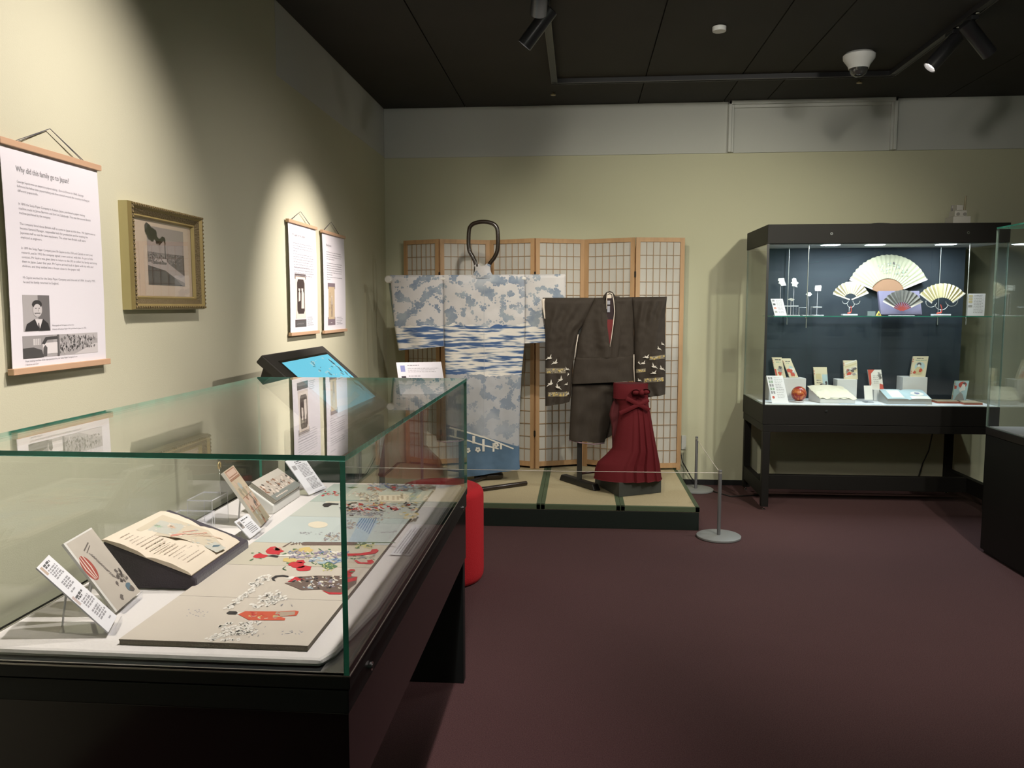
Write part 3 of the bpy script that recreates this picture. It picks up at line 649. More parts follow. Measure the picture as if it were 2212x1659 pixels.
def kimono():
    y = 6.12; KM = kimono_mat(); KW = mat('kimono_white', (.66, .63, .58), .8)
    t = thing('kimono', 'blue and white cotton kimono with cloud pattern and a band of indigo dashes', 'kimono', (-.72, y, .19))
    def fold(x, z, u, v): return .010 * math.sin(u * 13 + 2 * v) * v + .014 * nz_(x, z, 5) + .009 * math.sin((x * 1.0 - z * 1.1) * 34) * max(0, 1 - v * 3) * .7 + .003 * nz_(x, z, 20)
    body = [((957, 594), (1133, 593)), ((958, 640), (1134, 640)), ((959, 700), (1134, 700)), ((960, 745), (1133, 742)), ((962, 800), (1127, 800)), ((964, 860), (1124, 860)), ((964, 930), (1122, 930)), ((966, 1000), (1122, 990)), ((968, 1034), (1123, 1013))]
    b, sf = strip_cloth(rows_px(body, y), y, 64, 110, .035, fold, KM); b.build('body', t, smooth=70)
    def fs(x, z, u, v): return .012 * math.sin(u * 9 + 3) * v + .012 * nz_(x, z, 6, 3)
    b, s1 = strip_cloth(rows_px([((842, 594), (957, 594)), ((846, 640), (958, 640)), ((851, 700), (958, 700)), ((861, 757), (960, 748))], y), y + .005, 40, 50, .03, fs, KM); b.build('sleeve', t, smooth=70)
    b, s2 = strip_cloth(rows_px([((1133, 593), (1222, 592)), ((1134, 640), (1222, 640)), ((1134, 700), (1206, 700)), ((1133, 742), (1190, 738))], y), y + .005, 36, 50, .03, fs, KM); b.build('sleeve', t, smooth=70)
    # turned-back dark reverse of the left sleeve
    b, _ = strip_cloth(rows_px([((839, 610), (847, 596)), ((845, 660), (850, 660)), ((853, 715), (857, 715)), ((860, 756), (864, 757))], y + .04), y + .045, 6, 30, .012, lambda *a: 0, mat('kimono_reverse', (.25, .30, .27), .8)); b.build('sleeve_lining', t, smooth=70)
    # standing collar wrapped at the neck
    b = B(); ccx, ccz = XZ(1043, 593, y); P = []
    for i in range(9):
        f = i / 8; z = ccz - .03 + f * .098; rx = .055 + .045 * (1 - f) ** 2 - .006 * math.sin(PI * f); ring = []
        for j in range(33):
            a_ = 2 * PI * j / 32; ring.append(V3((ccx + rx * math.cos(a_) + .012 * f * math.sin(3 * a_), y - .008 + (.018 + .030 * f) * math.sin(a_), z + .012 * f * math.cos(a_ * 2 + 1))))
        P.append(ring)
    b.grid(P, KM); b.build('collar', t, smooth=180)
    # seams
    b = B()
    sm = mat('kimono_seam', (.36, .38, .42), .8)
    for xs in ((1047, 605, 1047, 935), (958, 596, 959, 748), (1134, 596, 1133, 742)):
        pts = []
        for i in range(40):
            f = i / 39; X, Z = XZ(xs[0] + (xs[2] - xs[0]) * f, xs[1] + (xs[3] - xs[1]) * f, y); pts.append((X, sf(X, Z) - .0005, Z))
        b.tube(pts, .0013, sm, 5)
    b.build('seam', t)
    # bridge and blossoms near the hem, lying on the cloth
    b = B(); BW = mat('bridge_white', (.66, .64, .58), .8)
    def stroke(p, q, w, nseg=8):
        for i in range(nseg):
            f0, f1 = i / nseg, (i + 1) / nseg; a_ = (p[0] + (q[0] - p[0]) * f0, p[1] + (q[1] - p[1]) * f0); c = (p[0] + (q[0] - p[0]) * f1, p[1] + (q[1] - p[1]) * f1)
            dx, dy = c[0] - a_[0], c[1] - a_[1]; l = math.hypot(dx, dy); nx_, ny_ = -dy / l * w / 2, dx / l * w / 2; vs = []
            for (X_, Y_) in ((a_[0] - nx_, a_[1] - ny_), (a_[0] + nx_, a_[1] + ny_), (c[0] + nx_, c[1] + ny_), (c[0] - nx_, c[1] - ny_)):
                X, Z = XZ(X_, Y_, y); vs.append((X, sf(X, Z) - .003, Z))
            b.add(vs, [(0, 1, 2, 3)], BW)
    stroke((972, 922), (1050, 943), 3.5, 16); stroke((1050, 943), (1110, 968), 3, 12); stroke((972, 940), (1012, 950), 3, 8); stroke((1012, 950), (1078, 968), 3, 14)
    for x, y0_, y1_, w in ((1025, 940, 956, 6), (1046, 946, 973, 5), (1067, 955, 974, 4), (1083, 955, 969, 4.5), (985, 925, 945, 5)): stroke((x, y0_), (x, y1_), w, 4)
    b.build('bridge_pattern', t); b = B()
    for cx, cy in ((1034, 969), (1012, 971), (1073, 959)):
        for k in range(5):
            a_ = 2 * PI * k / 5 + .3; X0, Y0 = cx + 3.6 * math.cos(a_), cy + 3.6 * math.sin(a_); vs = []
            for j in range(8): X, Z = XZ(X0 + 2.6 * math.cos(j * PI / 4), Y0 + 2.6 * math.sin(j * PI / 4), y); vs.append((X, sf(X, Z) - .0035, Z))
            b.add(vs, [tuple(range(8))], BW)
    b.build('blossom_pattern', t)
    # stand: long pole through the sleeves, loop above the collar, bent tube feet
    s = thing('kimono_stand', 'black bent-tube stand with a tall loop above the blue and white kimono', 'garment stand', (-.72, 6.13, .159))
    LP = mat('stand_lacquer', (.022, .014, .009), .22, spec=.7)
    lp = [(1027, 592), (1028, 572), (1022, 556), (1013, 537), (1013, 500), (1018, 487), (1029, 481), (1044, 479), (1059, 481), (1070, 487), (1075, 500), (1075, 537), (1068, 556), (1057, 572), (1056, 592)]
    c = [V3((*XZ(*p, 6.13), 0)) for p in lp]; c = [V3((p.x, 6.13, p.y)) for p in c]; sm_ = []
    for i in range(len(c) - 1):
        p0, p1, p2, p3 = c[max(i - 1, 0)], c[i], c[i + 1], c[min(i + 2, len(c) - 1)]
        for k in range(5):
            u = k / 5; sm_.append(.5 * ((2 * p1) + (p2 - p0) * u + (2 * p0 - 5 * p1 + 4 * p2 - p3) * u * u + (3 * p1 - p0 - 3 * p2 + p3) * u ** 3))
    sm_.append(c[-1]); lo = V3((sm_[-1].x, 6.15, .30)); lo2 = V3((sm_[0].x, 6.15, .30))
    B().tube([lo2] + sm_ + [lo], .0155, LP, 14).build('loop', s, smooth=180)
    x0, z0 = XZ(838, 602, y); x1, _ = XZ(1219, 600, y)
    B().cyl((x0 + .02, 6.125, z0 - .002), (x1 - .02, 6.125, z0 - .002), .014, MC['kimono_white'], 20).build('cross_pole', s, smooth=40)
    B().cyl((x0 + .010, 6.075, z0 - .006), (x0 + .016, 6.15, z0 - .006), .028, KW, 28).build('pole_end', s, smooth=40, bevel=.006)
    B().tube([(-1.00, 5.74, .176), (-.84, 5.70, .176), (-.68, 5.77, .176), (-.39, 5.985, .176)], .0165, LP, 14).build('front_foot', s, smooth=60)
    b = B(); b.hexa([(-.80, 6.10, .160), (-.58, 6.17, .160), (-.60, 6.29, .160), (-.82, 6.22, .160)], [(-.80, 6.10, .215), (-.58, 6.17, .215), (-.60, 6.29, .215), (-.82, 6.22, .215)], LP)
    b.build('base_block', s, bevel=.02)
    b = B(); b.cyl((-.70, 6.16, .20), (-.70, 6.16, .40), .016, LP, 14); b.tube([(-.70, 6.16, .19), (-.8, 6.0, .18), (-.92, 5.8, .176)], .0145, LP, 12); b.build('stem', s, smooth=40)
kimono()

def haori():
    y = 6.0
    HM = mat('haori_silk', (.036, .027, .020), .7, spec=.3, var=(30, .25, (6, 1, 1)), bump=(260, .35, (1, 1, 4)))
    HB = mat('haori_cream_edge', (.62, .54, .46), .7); HR = mat('haori_lining_red', (.13, .006, .008), .7)
    t = thing('short_kimono', 'dark brown silk kimono jacket with flying white cranes on both sleeves, on its own stand', 'kimono', (.2, y, .5))
    def fold(x, z, u, v):
        return .012 * nz_(x, z, 7, 1) + .005 * nz_(x, z, 26, 4) + .007 * math.sin(u * 17 + 1.2 * math.sin(v * 5)) * min(1, v * 2) + .014 * nz_(x, z * .4, 14, 5)
    def fsl(x, z, u, v):
        d = math.sin((u * 1.3 + v * .9) * 16) * max(0, .55 - v) * .022
        return d + .005 * nz_(x, z, 24, 6) + .014 * nz_(x, z, 5, 2) + .01 * math.sin(u * 12) * v
    # upper bodice above the waist tuck, then tuck, then the skirt part
    b, sb = strip_cloth(rows_px([((1285, 643), (1366, 642)), ((1262, 690), (1369, 690)), ((1247, 740), (1370, 740)), ((1243, 774), (1370, 770))], y), y, 56, 60, .045, fold, HM); b.build('bodice', t, smooth=70)
    b, sk = strip_cloth(rows_px([((1242, 772), (1370, 768)), ((1238, 800), (1371, 800)), ((1235, 829), (1371, 822))], y - .012), y - .014, 48, 26, .042, lambda x, z, u, v: .008 * nz_(x, z, 12), HM); b.build('waist_tuck', t, smooth=70)
    b, sd = strip_cloth(rows_px([((1236, 826), (1326, 826)), ((1233, 870), (1323, 870)), ((1231, 910), (1316, 915)), ((1229, 950), (1306, 956))], y + .01), y + .012, 44, 44, .035, lambda x, z, u, v: .014 * nz_(x, z, 9, 8) + .008 * math.sin(u * 10), HM)
    b.build('skirt', t, smooth=70)
    b, _ = strip_cloth(rows_px([((1310, 826), (1345, 826)), ((1308, 890), (1340, 890)), ((1303, 950), (1332, 935))], y + .06), y + .06, 12, 30, .012, lambda *a: 0, HM); b.build('skirt_overlap', t, smooth=70)
    x, z = XZ(1229, 951, y); x2, z2 = XZ(1306, 957, y)
    B().tube([(x, y + .0, z), ((x + x2) / 2 - .05, y - .03, z - .012), ((x + x2) / 2 + .05, y - .032, z2 - .006), (x2, y - .005, z2)], .004, mat('haori_hem_mauve', (.22, .14, .17), .7), 8).build('hem_piping', t, smooth=180)
    L_rows = [((1172, 643), (1286, 643)), ((1175, 680), (1268, 690)), ((1178, 720), (1250, 715)), ((1178, 760), (1243, 750)), ((1178, 810), (1236, 800)), ((1178, 850), (1234, 850)), ((1178, 877), (1230, 868))]
    b, sl = strip_cloth(rows_px(L_rows, y), y - .002, 40, 84, .035, fsl, HM); b.build('sleeve', t, smooth=70)
    R_rows = [((1364, 642), (1441, 641)), ((1368, 680), (1437, 680)), ((1370, 720), (1437, 720)), ((1370, 770), (1438, 770)), ((1371, 826), (1438, 826)), ((1396, 858), (1437, 852))]
    b, sr = strip_cloth(rows_px(R_rows, y), y + .004, 40, 80, .035, fsl, HM); b.build('sleeve', t, smooth=70)
    b, _ = strip_cloth(rows_px([((1170, 646), (1178, 645)), ((1172, 665), (1178, 664)), ((1176, 688), (1179, 688))], y + .02), y - .01, 4, 16, .01, lambda *a: 0, HB); b.build('sleeve_opening', t, smooth=70)
    # cream slit edges
    for p, q in (((1249, 722), (1242, 771)), ((1368.5, 765), (1370, 826)), ((1326, 828), (1328, 854))):
        b = B(); P0, P1 = V3((*XZ(*p, y), 0)), V3((*XZ(*q, y), 0)); b.tube([(P0.x, y - .045, P0.y), ((P0.x + P1.x) / 2 - .003, y - .05, (P0.y + P1.y) / 2), (P1.x, y - .055, P1.y)], .0032, HB, 8); b.build('edge_piping', t, smooth=180)
    # collar: two crossing bands rising to a peak at the nape
    def band(pts, w, name, ma, off):
        b = B(); F, K2 = [], []
        for i in range(len(pts) - 1):
            n = 6
            for k in range(n + (i == len(pts) - 2)):
                f = k / n; px_ = pts[i][0] * (1 - f) + pts[i + 1][0] * f; py_ = pts[i][1] * (1 - f) + pts[i + 1][1] * f; ww = pts[i][2] * (1 - f) + pts[i + 1][2] * f; dy = pts[i][3] * (1 - f) + pts[i + 1][3] * f
                X0, Z0 = XZ(px_, py_, y); X1, Z1 = XZ(px_ + ww, py_, y); yy = y - .052 + dy
                F.append([V3((X0, yy + .008, Z0)), V3((X0 * .8 + X1 * .2, yy - .003, Z0 * .8 + Z1 * .2)), V3((X0 * .2 + X1 * .8, yy - .003, Z0 * .2 + Z1 * .8)), V3((X1, yy + .008, Z1))])
        b.grid([[p for p in r] for r in F], ma); b.grid([[p + V3((0, .01, 0)) for p in reversed(r)] for r in F], ma); return b.build(name, t, smooth=80)
    band([(1297, 650, 14, .02), (1296, 690, 15, 0), (1298, 730, 19, 0), (1303, 772, 18, 0)], 0, 'collar', HM, 0)
    band([(1326, 640, 12, .02), (1328, 690, 15, 0), (1321, 730, 18, -.002), (1317, 772, 17, -.002)], 0, 'collar', HM, 0)
    # nape arch
    b = B(); arch = [(1300, 655), (1303, 640), (1310, 631), (1317, 629), (1323, 631), (1329, 640), (1331, 655)]
    P = []
    for px_, py_ in arch:
        X, Z = XZ(px_, py_, y); cx_, cz_ = XZ(1316, 658, y); X2, Z2 = X + (cx_ - X) * .32, Z + (cz_ - Z) * .22; P.append([V3((X, y - .03, Z)), V3((X2, y - .055, Z2)), V3((X2, y + .02, Z2 - .01)), V3((X, y + .03, Z))])
    b.grid(P, HM); b.build('collar', t, smooth=80)
    b = B()
    edge = [(1310, 668), (1310, 645), (1311, 636), (1316, 633), (1322, 635), (1325, 650), (1327, 672), (1324, 700), (1320, 730), (1317, 748)]
    b.tube([(XZ(*p, y)[0], y - .058, XZ(*p, y)[1]) for p in edge], .0032, HB, 8); b.build('collar_edge', t, smooth=180)
    # red lining, and a dark sheet painting the shade inside the neck opening
    b = B(); O = [(1311, 690), (1325, 690), (1322, 720), (1316, 749), (1312, 725)]; b.add([(XZ(*p, y)[0], y - .050, XZ(*p, y)[1]) for p in O] , [(0, 4, 3, 2, 1)], HR)
    O = [(1311, 636), (1321, 634), (1326, 660), (1325, 690), (1311, 690)]; b.add([(XZ(*p, y)[0], y - .048, XZ(*p, y)[1]) for p in O], [(0, 4, 3, 2, 1)], mat('collar_hollow_shade', (.02, .008, .01), .8)); b.build('lining', t)
    b = B(); x, z = XZ(1316, 641, y); b.box(x - .018, x + .016, y - .052, y - .045, z - .012, z + .028, HB); b.build('collar_lining', t, bevel=.004)
    b = B(); x, z = XZ(1315, 652, y); b.box(x - .012, x + .008, y - .056, y - .050, z - .02, z + .008, mat('tag_grey', (.28, .28, .32), .6)); x, z = XZ(1314.5, 667, y); b.box(x - .011, x + .008, y - .057, y - .052, z - .025, z + .02, MC['tag_grey']); b.build('paper_tag', t)
    # embroidery: cranes and brocade clouds
    CW = mat('crane_white', (.60, .56, .50), .7); GB = mat('brocade_grey', (.20, .17, .12), .7); GY = mat('brocade_gold', (.48, .36, .12), .6); GWt = mat('brocade_cream', (.55, .5, .4), .7); GK = mat('brocade_dark', (.03, .025, .02), .7)
    CR = [(-1, -.28), (-.62, -.02), (-.35, .12), (-.55, .30), (-.30, .26), (-.05, .18), (.10, .40), (.42, .85), (.36, .42), (.26, .12), (.52, .02), (.30, -.14), (.02, -.20), (-.4, -.14)]
    b = B()
    def put(pts, sf, ma, d=.004):
        vs = [];
        for p in pts: X, Z = XZ(*p, y); vs.append((X, sf(X, Z) - d, Z))
        b.add(vs, [tuple(reversed(range(len(vs))))], ma)
    def crane(cx, cy, s, sf, flip=1, rot=0):
        pts = []
        for u, v in CR:
            u2, v2 = u * flip, -v; c_, s_ = math.cos(rot), math.sin(rot); pts.append((cx + s * (u2 * c_ - v2 * s_), cy + s * (u2 * s_ + v2 * c_)))
        vs = []
        sy = min(sf(*XZ(*p, y)) for p in pts) - .0035
        for p in pts: X, Z = XZ(*p, y); vs.append((X, sy, Z))
        b.add(vs, [tuple(range(len(vs)))], CW)
    def brocade(x0, x1, ya, yb, sf, slope=0):
        n = 10
        for i in range(n):
            a_, c = x0 + (x1 - x0) * i / n, x0 + (x1 - x0) * (i + 1) / n; ja, jc = slope * i / n, slope * (i + 1) / n
            vs = []
            for p in ((a_, ya + ja), (c, ya + jc), (c, yb + jc), (a_, yb + ja)): X, Z = XZ(*p, y); vs.append((X, sf(X, Z) - .0025, Z))
            b.add(vs, [(0, 3, 2, 1)], GB)
        for i in range(int((x1 - x0) * 1.1)):
            f = random.random(); cx, cy = x0 + 1.5 + (x1 - x0 - 3) * f, ya + slope * f + 1.5 + (yb - ya - 3) * random.random(); r = random.choice([.7, .9, 1.1, 1.9]); ma = GY if r > 1.5 else random.choice([GWt, GK, GWt, GY])
            X, Z = XZ(cx, cy, y); sy = sf(X, Z) - (.0032 if r < 1.5 else .0038); b.add([(XZ(cx + r * math.cos(k * PI / 4), cy + r * math.sin(k * PI / 4), y)[0], sy, XZ(cx + r * math.cos(k * PI / 4), cy + r * math.sin(k * PI / 4), y)[1]) for k in range(8)], [tuple(range(8))], ma)
    brocade(1179, 1222, 795, 806, sl, -1); brocade(1184, 1226, 846, 856, sl, -1)
    for cx, cy, s, f, r in ((1188, 773, 10, 1, -.1), (1200, 783, 10, 1, -.1), (1225, 797, 7, -1, 0), (1228, 808, 5, 1, -.8), (1190, 828, 11, 1, -.35), (1212, 819, 10, 1, -.4), (1205, 835, 10, -1, .3), (1224, 829, 6, 1, 0), (1227, 850, 6, 1, -.3)): crane(cx, cy, s, sl, f, r)
    brocade(1402, 1436, 769, 777, sr, -3); brocade(1373, 1394, 797, 805, sr, -2); brocade(1390, 1434, 817, 826, sr, -3)
    for cx, cy, s, f, r in ((1430, 743, 6, -1, .2), (1422, 753, 7, -1, .2), (1396, 771, 9, 1, .2), (1379, 783, 5, -1, .6), (1389, 784, 8, 1, 0), (1411, 791, 10, -1, .2), (1428, 796, 9, -1, .2), (1412, 805, 9, 1, .1), (1380, 821, 6, -1, 0)): crane(cx, cy, s, sr, f, r)
    b.build('crane_embroidery', t)
    s = thing('kimono_stand', 'dark wooden post stand with a flat foot, carrying the brown kimono jacket', 'garment stand', (.01, 6.02, .159))
    DW = mat('stand_dark_wood', (.014, .013, .012), .4)
    B().box(-.012, .026, 6.005, 6.045, .20, 1.45, DW).build('post', s, bevel=.003)
    b = B(); b.hexa([(-.150, 6.19, .159), (.115, 5.83, .159), (.165, 5.86, .159), (-.100, 6.23, .159)], [(-.135, 6.185, .205), (.10, 5.855, .205), (.145, 5.885, .205), (-.09, 6.215, .205)], DW); b.build('foot', s, bevel=.006)
    x0, z0 = XZ(1180, 650, y); x1, _ = XZ(1434, 650, y)
    B().cyl((x0, 6.01, z0), (x1, 6.01, z0), .014, DW, 16).build('crossbar', s, smooth=40)
    B().tube([(.02, 6.04, .245), (.12, 6.08, .25), (.22, 6.12, .255)], .009, mat('stand_red_brown', (.03, .006, .005), .4), 8).build('brace', s, smooth=180)
haori()

def hakama():
    y = 5.80; RM = mat('hakama_red', (.105, .007, .011), .8, spec=.25, bump=(240, .2)); RD = mat('hakama_red_shade', (.07, .003, .006), .8)  # RD: darker copy of the red, painted shade for waist hollow and side fold
    t = thing('hakama_trousers', 'deep red pleated hakama tied with a bow, standing on a grey box', 'hakama', (.36, 5.83, .262))
    prof = [(828, 1326, 1400), (858, 1327, 1401), (875, 1338, 1402), (900, 1337, 1407), (940, 1330, 1414), (970, 1322, 1420), (985, 1308, 1423), (1000, 1291, 1426), (1015, 1285, 1428), (1031, 1284, 1430)]
    N_ = 150; P = []
    def ip(py):
        for a, c in zip(prof, prof[1:]):
            if a[0] <= py <= c[0]: f = (py - a[0]) / (c[0] - a[0]); f2 = f; return a[1] + (c[1] - a[1]) * f2, a[2] + (c[2] - a[2]) * f2
        return prof[-1][1:]
    M_ = 60
    for i in range(M_ + 1):
        f = i / M_; py = 856 + (1032 - 856) * f; l, r = ip(py); X0, Z = XZ(l, py, y); X1, _ = XZ(r, py, y); cx = (X0 + X1) / 2; rx = (X1 - X0) / 2; ry = .075 + .085 * f ** 1.3
        ring = []
        for j in range(N_):
            a_ = 2 * PI * j / N_; pl = .0
            if math.sin(a_) < .3:
                u = math.cos(a_); ph = (u * 3.2 + 1.3); saw = ph - math.floor(ph); saw = saw / .75 if saw < .75 else (1 - saw) / .25; amp = (.004 + .024 * min(1, f * 1.3)) * max(.04, min(1, (u + .35) * 1.6)); pl = amp * (saw - .5)
            wob = .008 * f * noise.noise(V3((a_ * 1.5, f * 3, 2)))
            x = cx + (rx) * math.cos(a_); yy = y + .03 + (ry) * math.sin(a_) + pl + wob
            z = Z
            if i == M_: z = max(.2625, Z)
            ring.append(V3((x, yy, z - (.010 * math.sin(a_ * 1 + 1.2)) * f * (i < M_) * 0)))
        P.append(ring + [ring[0]])
    b = B(); b.grid([list(reversed(r)) for r in P], RM)
    b.build('skirt', t, smooth=50)
    # bottom lip hanging over the box
    b = B(); X0, Z0 = XZ(1284, 1031, y); rows = []
    ring = P[-1]; b.grid([[p + V3((0, 0, 0)) for p in ring], [p + V3(((p.x - .37) * .02, -.002, -.004 if p.y < y + .02 else 0)) for p in ring]], RM); b.build('hem', t, smooth=60)
    # waistband
    xl, zt = XZ(1326, 828, y); xr, _ = XZ(1400, 828, y); _, zb = XZ(1326, 861, y); cx, rx = (xl + xr) / 2, (xr - xl) / 2 + .002; b = B(); G = []
    for i in range(7):
        f = i / 6; G.append([V3((cx + rx * math.cos(2 * PI * j / 48), y + .03 + (.080 + .005 * math.sin(PI * f)) * math.sin(2 * PI * j / 48), zt + (zb - zt) * f)) for j in range(49)])
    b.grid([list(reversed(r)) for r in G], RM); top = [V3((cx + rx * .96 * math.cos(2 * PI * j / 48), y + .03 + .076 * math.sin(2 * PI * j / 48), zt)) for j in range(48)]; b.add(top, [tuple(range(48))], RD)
    b.build('waistband', t, smooth=60)
    # crossed ties and bow
    b = B()
    def flat(pts, w, ma, dy=0, parent=b):
        F = []
        for i, p in enumerate(pts):
            X, Z = XZ(p[0], p[1], y); d = p[2] if len(p) > 2 else 0
            q = pts[min(i + 1, len(pts) - 1)]; q0 = pts[max(i - 1, 0)]; dx, dz = q[0] - q0[0], -(q[1] - q0[1]); l = math.hypot(dx, dz) or 1; nx_, nz2 = -dz / l * w / 2, dx / l * w / 2
            F.append([V3((X + nx_ * s, y - .062 - d - .004 * math.cos(s * 1.4), Z + nz2 * s)) for s in (1, .5, 0, -.5, -1)])
        parent.grid(F, ma); parent.grid([[p + V3((0, .006, 0)) for p in reversed(r)] for r in F], ma)
    flat([(1338, 890, 0), (1352, 884, .008), (1370, 875, .012), (1386, 868, .012), (1400, 862, 0)], .028, RM); flat([(1352, 858, .004), (1372, 868, .014), (1388, 876, .010), (1402, 884, -.01)], .028, RM); b.build('crossed_tie', t, smooth=60)
    b = B(); bx, bz = XZ(1384, 845, y)
    for s, dz, rr in ((-1, .0, .036), (1, .004, .030)):
        pts = [V3((bx + s * rr * (1 - math.cos(2 * PI * k / 16)), y - .075 - .012 * math.sin(2 * PI * k / 16), bz + dz + .022 * math.sin(2 * PI * k / 16))) for k in range(17)]
        G = [[p + V3((0, -.014, 0)), p + V3((0, .014, 0))] for p in pts]; b.grid(G, RM)
        b.sphere((bx + s * rr * 1.1, y - .074, bz + dz), .026, RM, 16, .8)
    b.sphere((bx, y - .088, bz), .020, RM, 16, 1.1)
    flat([(1372, 842, .02), (1366, 852, .022), (1362, 862, .02)], .035, RM); flat([(1394, 842, .02), (1402, 848, .01), (1406, 852, .0)], .034, RM); b.build('bow', t, smooth=70)
    # open side fold on the left, its shade painted in with the darker red
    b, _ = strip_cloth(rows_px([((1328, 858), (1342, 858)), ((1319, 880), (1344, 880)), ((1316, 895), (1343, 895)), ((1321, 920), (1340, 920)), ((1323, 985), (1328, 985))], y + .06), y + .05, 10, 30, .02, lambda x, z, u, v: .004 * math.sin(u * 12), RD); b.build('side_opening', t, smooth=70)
    g = [(.125, 6.085), (.286, 5.659), (.597, 5.828), (.45, 6.23)]
    b = B(); b.hexa([(x, y_, .1592) for x, y_ in g], [(x, y_, .262) for x, y_ in g], mat('grey_box', (.040, .043, .038), .7, var=(6, .1))); o = b.build('display_block', bevel=.002)
    tag(o, 'dark grey box on the tatami under the red hakama', 'display block')
hakama()

# ------------------------------------------------------------------ barrier posts and cord
def barrier(x, y, label, h=.445):
    t = thing('barrier_post', label, 'barrier post', (x, y, 0), 'low grey barrier posts with a cord')
    B().lathe([(.135, 0), (.142, .004), (.142, .014), (.136, .018), (.02, .0185), (.001, .0185)], (x, y, 0), STEELB, 48).build('base', t, smooth=35)
    B().cyl((x, y, .018), (x, y, h), .0115, STEEL, 20).build('post', t, smooth=40, bevel=.001)
    b = B(); b.cyl((x, y, h - .022), (x, y, h - .014), .0122, mat('post_slot', (.35, .33, .28), .4), 20); b.build('cord_slot', t, smooth=40)
    return t
barrier(.914, 5.258, 'near low grey barrier post on a round base at the front right of the platform')
barrier(.957, 6.62, 'far low grey barrier post at the back wall beside the folding screen')
barrier(-1.49, 5.258, 'low grey barrier post at the left wall beside the platform')
CORD = mat('white_cord', (.62, .57, .50), .6)
t = B(); t.tube([(.914 + (-1.49 - .914) * i / 24, 5.258, .427 - .006 * math.sin(PI * i / 24)) for i in range(25)], .0022, CORD, 6); t.tube([(.914 + .043 * i / 12, 5.258 + 1.362 * i / 12, .427 - .004 * math.sin(PI * i / 12)) for i in range(13)], .0022, CORD, 6)
tag(t.build('rope', smooth=180), 'thin white cord strung between the low grey barrier posts', 'cord')
t = B(); t.tube([(.85, 6.83, .30), (.87, 6.80, .20), (.95, 6.81, .06), (1.02, 6.78, .012), (1.1, 6.55, .008), (1.2, 6.40, .007), (1.35, 6.44, .007), (1.5, 6.5, .007)], .0045, BLACK, 6)
tag(t.build('floor_cable', smooth=180), 'thin black cable running down the wall and over the carpet behind the barrier posts', 'cable')
o = B().box(.86, .90, YB - .012, YB, .30, .42, MC['trim_white']).build('wall_box', bevel=.003); tag(o, 'small pale box on the back wall just right of the folding screen', 'wall box')

# ------------------------------------------------------------------ glass cases
def pane(name, parent, x0, x1, y0, y1, z0, z1, edge=GEDGE):
    b = B(); d = [x1 - x0, y1 - y0, z1 - z0]; ax = d.index(min(d))
    vs = [(x0, y0, z0), (x1, y0, z0), (x1, y1, z0), (x0, y1, z0), (x0, y0, z1), (x1, y0, z1), (x1, y1, z1), (x0, y1, z1)]
    fs = {'z': [(0, 3, 2, 1), (4, 5, 6, 7)], 'y': [(0, 1, 5, 4), (2, 3, 7, 6)], 'x': [(1, 2, 6, 5), (3, 0, 4, 7)]}
    for k in 'xyz': b.add(vs, fs[k], GLASS if 'xyz'.index(k) == ax else edge)
    return b.build(name, parent)
LOCK = mat('lock_chrome', (.8, .8, .8), .18, 1)
def lock(parent, c, d):
    c, d = V3(c), V3(d); b = B(); b.cyl(c, c + d * .006, .0095, LOCK, 20); b.cyl(c + d * .006, c + d * .007, .0055, BLACK, 14); b.build('lock', parent, smooth=40)

